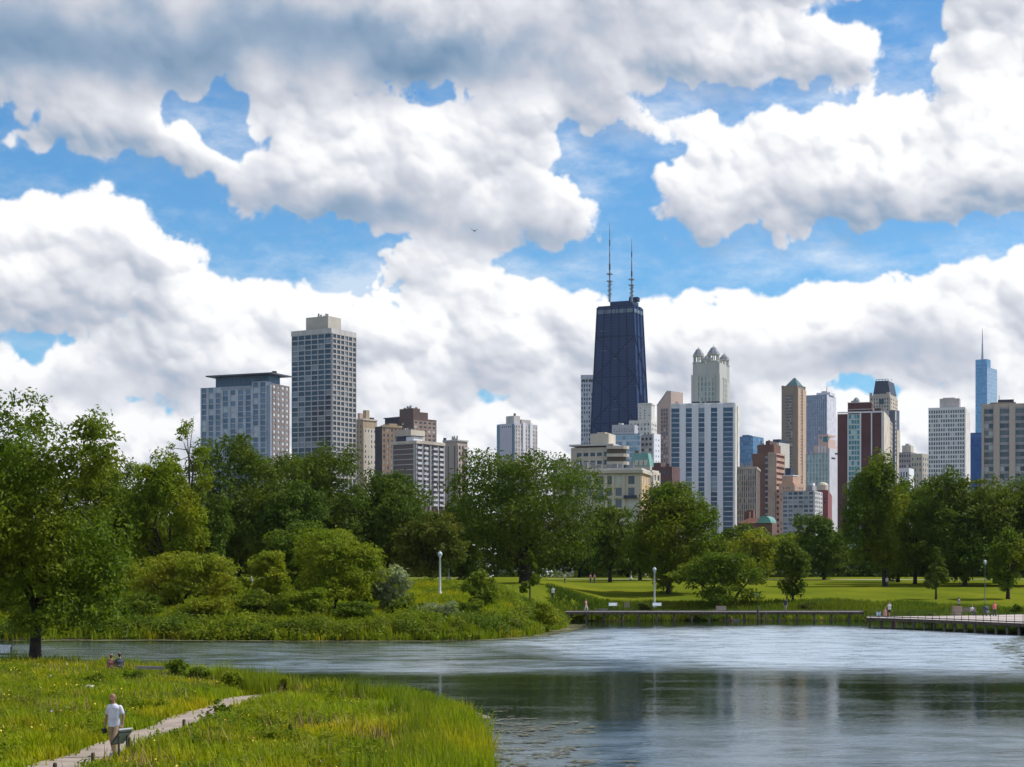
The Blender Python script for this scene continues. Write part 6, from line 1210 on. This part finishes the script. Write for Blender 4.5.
mb = MB(); mb.box(-.035, .035, -.10, .10, -.14, .0); o = mb.build('camera_bag', mat('bag_black', (.02, .02, .022), .6)); o.location = MAN.matrix_basis @ Vector((-.27, -.07, .80)); o.rotation_euler = (0, 0, R(-14)); bv = o.modifiers.new('b', 'BEVEL'); bv.width = .015; tag(o, 'small black bag hanging from the right hand of the walking man', 'bag')
def pp(px, Y, z): v = at(px, HZ, Y); return (v.x, v.y, z)
person('walker in a pink top and white trousers at the left end of the long boardwalk', pp(586, 231.6, 1.27), R(60), stand(1.68, .2), cloth('rose', (.55, .25, .28)), cloth('white', (.6, .58, .58)), hairc('dark', (.03, .02, .02)), M_SKIN)
person('person in a dark jacket standing on the long boardwalk right of the crabapple', pp(785.5, 231.5, 1.27), R(-20), stand(1.75, .12), cloth('navy', (.03, .04, .08)), cloth('taupe', (.28, .22, .18)), hairc('brown', (.10, .06, .04)), M_SKIN)
person('person in red-brown seated on the bench under the crabapple', pp(731, 234.4, gz(at(731, HZ, 234.4).x, 234.4)), R(0), sit(1.7), cloth('maroon', (.22, .09, .08)), cloth('black', (.03, .03, .035)), hairc('dark', (.03, .02, .02)), M_SKIN)
person('person in a white shirt and black shorts on the left part of the pale deck', pp(889.5, 203.5, 1.2), R(-50), stand(1.76, .1, .02, 1), cloth('bright_white', (.72, .72, .75)), cloth('black', (.03, .03, .035)), hairc('brown', (.10, .06, .04)), M_SKIN, shorts=True)
person('small child in a dusty pink dress beside the person with black shorts', pp(885, 203.2, 1.2), R(30), stand(1.05, .05), cloth('dusty_pink', (.5, .25, .24)), cloth('dusty_pink', (.5, .25, .24)), hairc('brown', (.10, .06, .04)), M_SKIN, dress=True, shorts=True)
person('person in a dark brown top behind the white-shirted one', pp(894.5, 211, gz(at(894.5, HZ, 211).x, 211) + .3), R(10), stand(1.85, .05), cloth('umber', (.10, .05, .04)), cloth('umber2', (.14, .08, .06)), hairc('dark', (.03, .02, .02)), M_SKIND)
person('person in a white top seated on the low bench on the pale deck', pp(971.5, 211.6, 1.2), R(25), sit(1.7), cloth('bright_white', (.72, .72, .75)), cloth('slate', (.10, .11, .14)), hairc('brown', (.10, .06, .04)), M_SKIN)
person('person in a coral pink top standing at the back of the pale deck', pp(994.5, 208, 1.2), R(15), stand(1.72, .1), cloth('coral', (.75, .18, .18)), cloth('charcoal', (.06, .07, .09)), hairc('auburn', (.14, .05, .03)), M_SKIN)
person('person in a white and dark top walking on the right lawn', pp(959, 236, gz(at(959, HZ, 236).x, 236)), R(100), stand(1.75, .15), cloth('pale_grey', (.5, .5, .52)), cloth('charcoal', (.06, .07, .09)), hairc('dark', (.03, .02, .02)), M_SKIN)
for px, Y, lab, c in ((565, 300, 'tiny distant person in white on the lawn under the oak', 'bright_white'), (553, 238, 'person in white half hidden behind the pale shrub', 'bright_white'), (590.5, 320, 'left one of two distant people in pale pink on the lawn', 'dusty_pink'), (594.5, 321, 'right one of two distant people in pale pink on the lawn', 'dusty_pink'), (887, 296, 'tiny person in pale clothes by the poplar trunk', 'pale_grey')):
    person(lab, pp(px, Y, gz(at(px, HZ, Y).x, Y)), R(random.uniform(-60, 60)), stand(1.7, .1), MC['cloth_' + c], MC['cloth_charcoal'], MC['hair_dark'], M_SKIN, vox=.04)
pA = pp(110.5, 93, gz(at(110.5, HZ, 93).x, 93)); person('angler in a brick red top crouched at the near shore', (pA[0], pA[1], pA[2]), R(170), sit(1.6), cloth('brick', (.26, .11, .09)), MC['cloth_charcoal'], hairc('auburn', (.14, .05, .03)), M_SKIN, vox=.02, group='anglers at the near shore')
pB = pp(119.5, 93, gz(at(119.5, HZ, 93).x, 93)); person('angler in dark clothes seated beside the red one at the near shore', (pB[0], pB[1], pB[2]), R(190), sit(1.7), MC['cloth_charcoal'], MC['cloth_black'], MC['hair_dark'], M_SKIN, vox=.02, group='anglers at the near shore')
mb = MB(); mb.tube([(0, 0, 0), (.12, .9, 1.1), (.1, 1.7, 2.1)], [.018, .011, .005], 6); o = mb.build('fishing_rod', M_IRON); o.location = (pB[0] - .1, pB[1] + .38, pB[2] + .62); tag(o, 'thin fishing rod held up by the angler in dark clothes', 'fishing rod')
# stroller
X, Y, z = pp(986.5, 209.5, 1.2); root = empty('stroller', (X, Y, z), R(30)); tag(root, 'dark grey child stroller left of the coral-dressed person', 'stroller'); s = MB(); s.add([(-.25, -.3, .35), (.25, -.3, .35), (.25, .3, .35), (-.25, .3, .35), (-.25, -.15, .75), (.25, -.15, .75), (.25, .42, .95), (-.25, .42, .95)], [(0, 3, 2, 1), (4, 5, 6, 7), (0, 1, 5, 4), (1, 2, 6, 5), (2, 3, 7, 6), (3, 0, 4, 7)]); s.build('seat', cloth('slate', (.10, .11, .14)), root)
h = MB(); h.rings([[(.27 * sx_, .1 + .34 * math.cos(a), .85 + .3 * math.sin(a)) for a in [math.pi * k / 6 for k in range(7)]] for sx_ in (-1, 1)]); h.build('hood', MC['cloth_charcoal'], root); MB().tube([(-.24, .35, .8), (-.24, .62, 1.02), (.24, .62, 1.02), (.24, .35, .8)], .018, 6).build('handle', M_IRON, root)
for x, y in ((-.28, -.3), (.28, -.3), (-.28, .32), (.28, .32)):
    wv = MB(); wv.rings([[(x + dx, y + .12 * math.cos(a), .12 + .12 * math.sin(a)) for a in [2 * math.pi * k / 12 for k in range(12)]] for dx in (-.02, .02)]); wv.build('wheel', M_IRON, root)
fm_ = MB(); 
for x in (-.25, .25): fm_.tube([(x, -.3, .14), (x, .1, .42), (x, .32, .14)], .015, 6)
fm_.build('frame', M_IRON, root)
# ------------------------------------------------------------------ thin summer air over the city
hz_ = MB().box(-14500, 14500, -14500, 14500, -3.0, 520).build('haze', bpy.data.materials.new('air')); hm = hz_.data.materials[0]; hm.use_nodes = True; t = NT(hm.node_tree); t.n.clear()
vo = t.new('ShaderNodeVolumePrincipled'); vo.inputs['Color'].default_value = (.80, .88, 1.0, 1); vo.inputs['Density'].default_value = 0.000020; vo.inputs['Anisotropy'].default_value = .3
ou = t.new('ShaderNodeOutputMaterial'); t.l.new(vo.outputs[0], ou.inputs['Volume']); tag(hz_, kind='stuff')
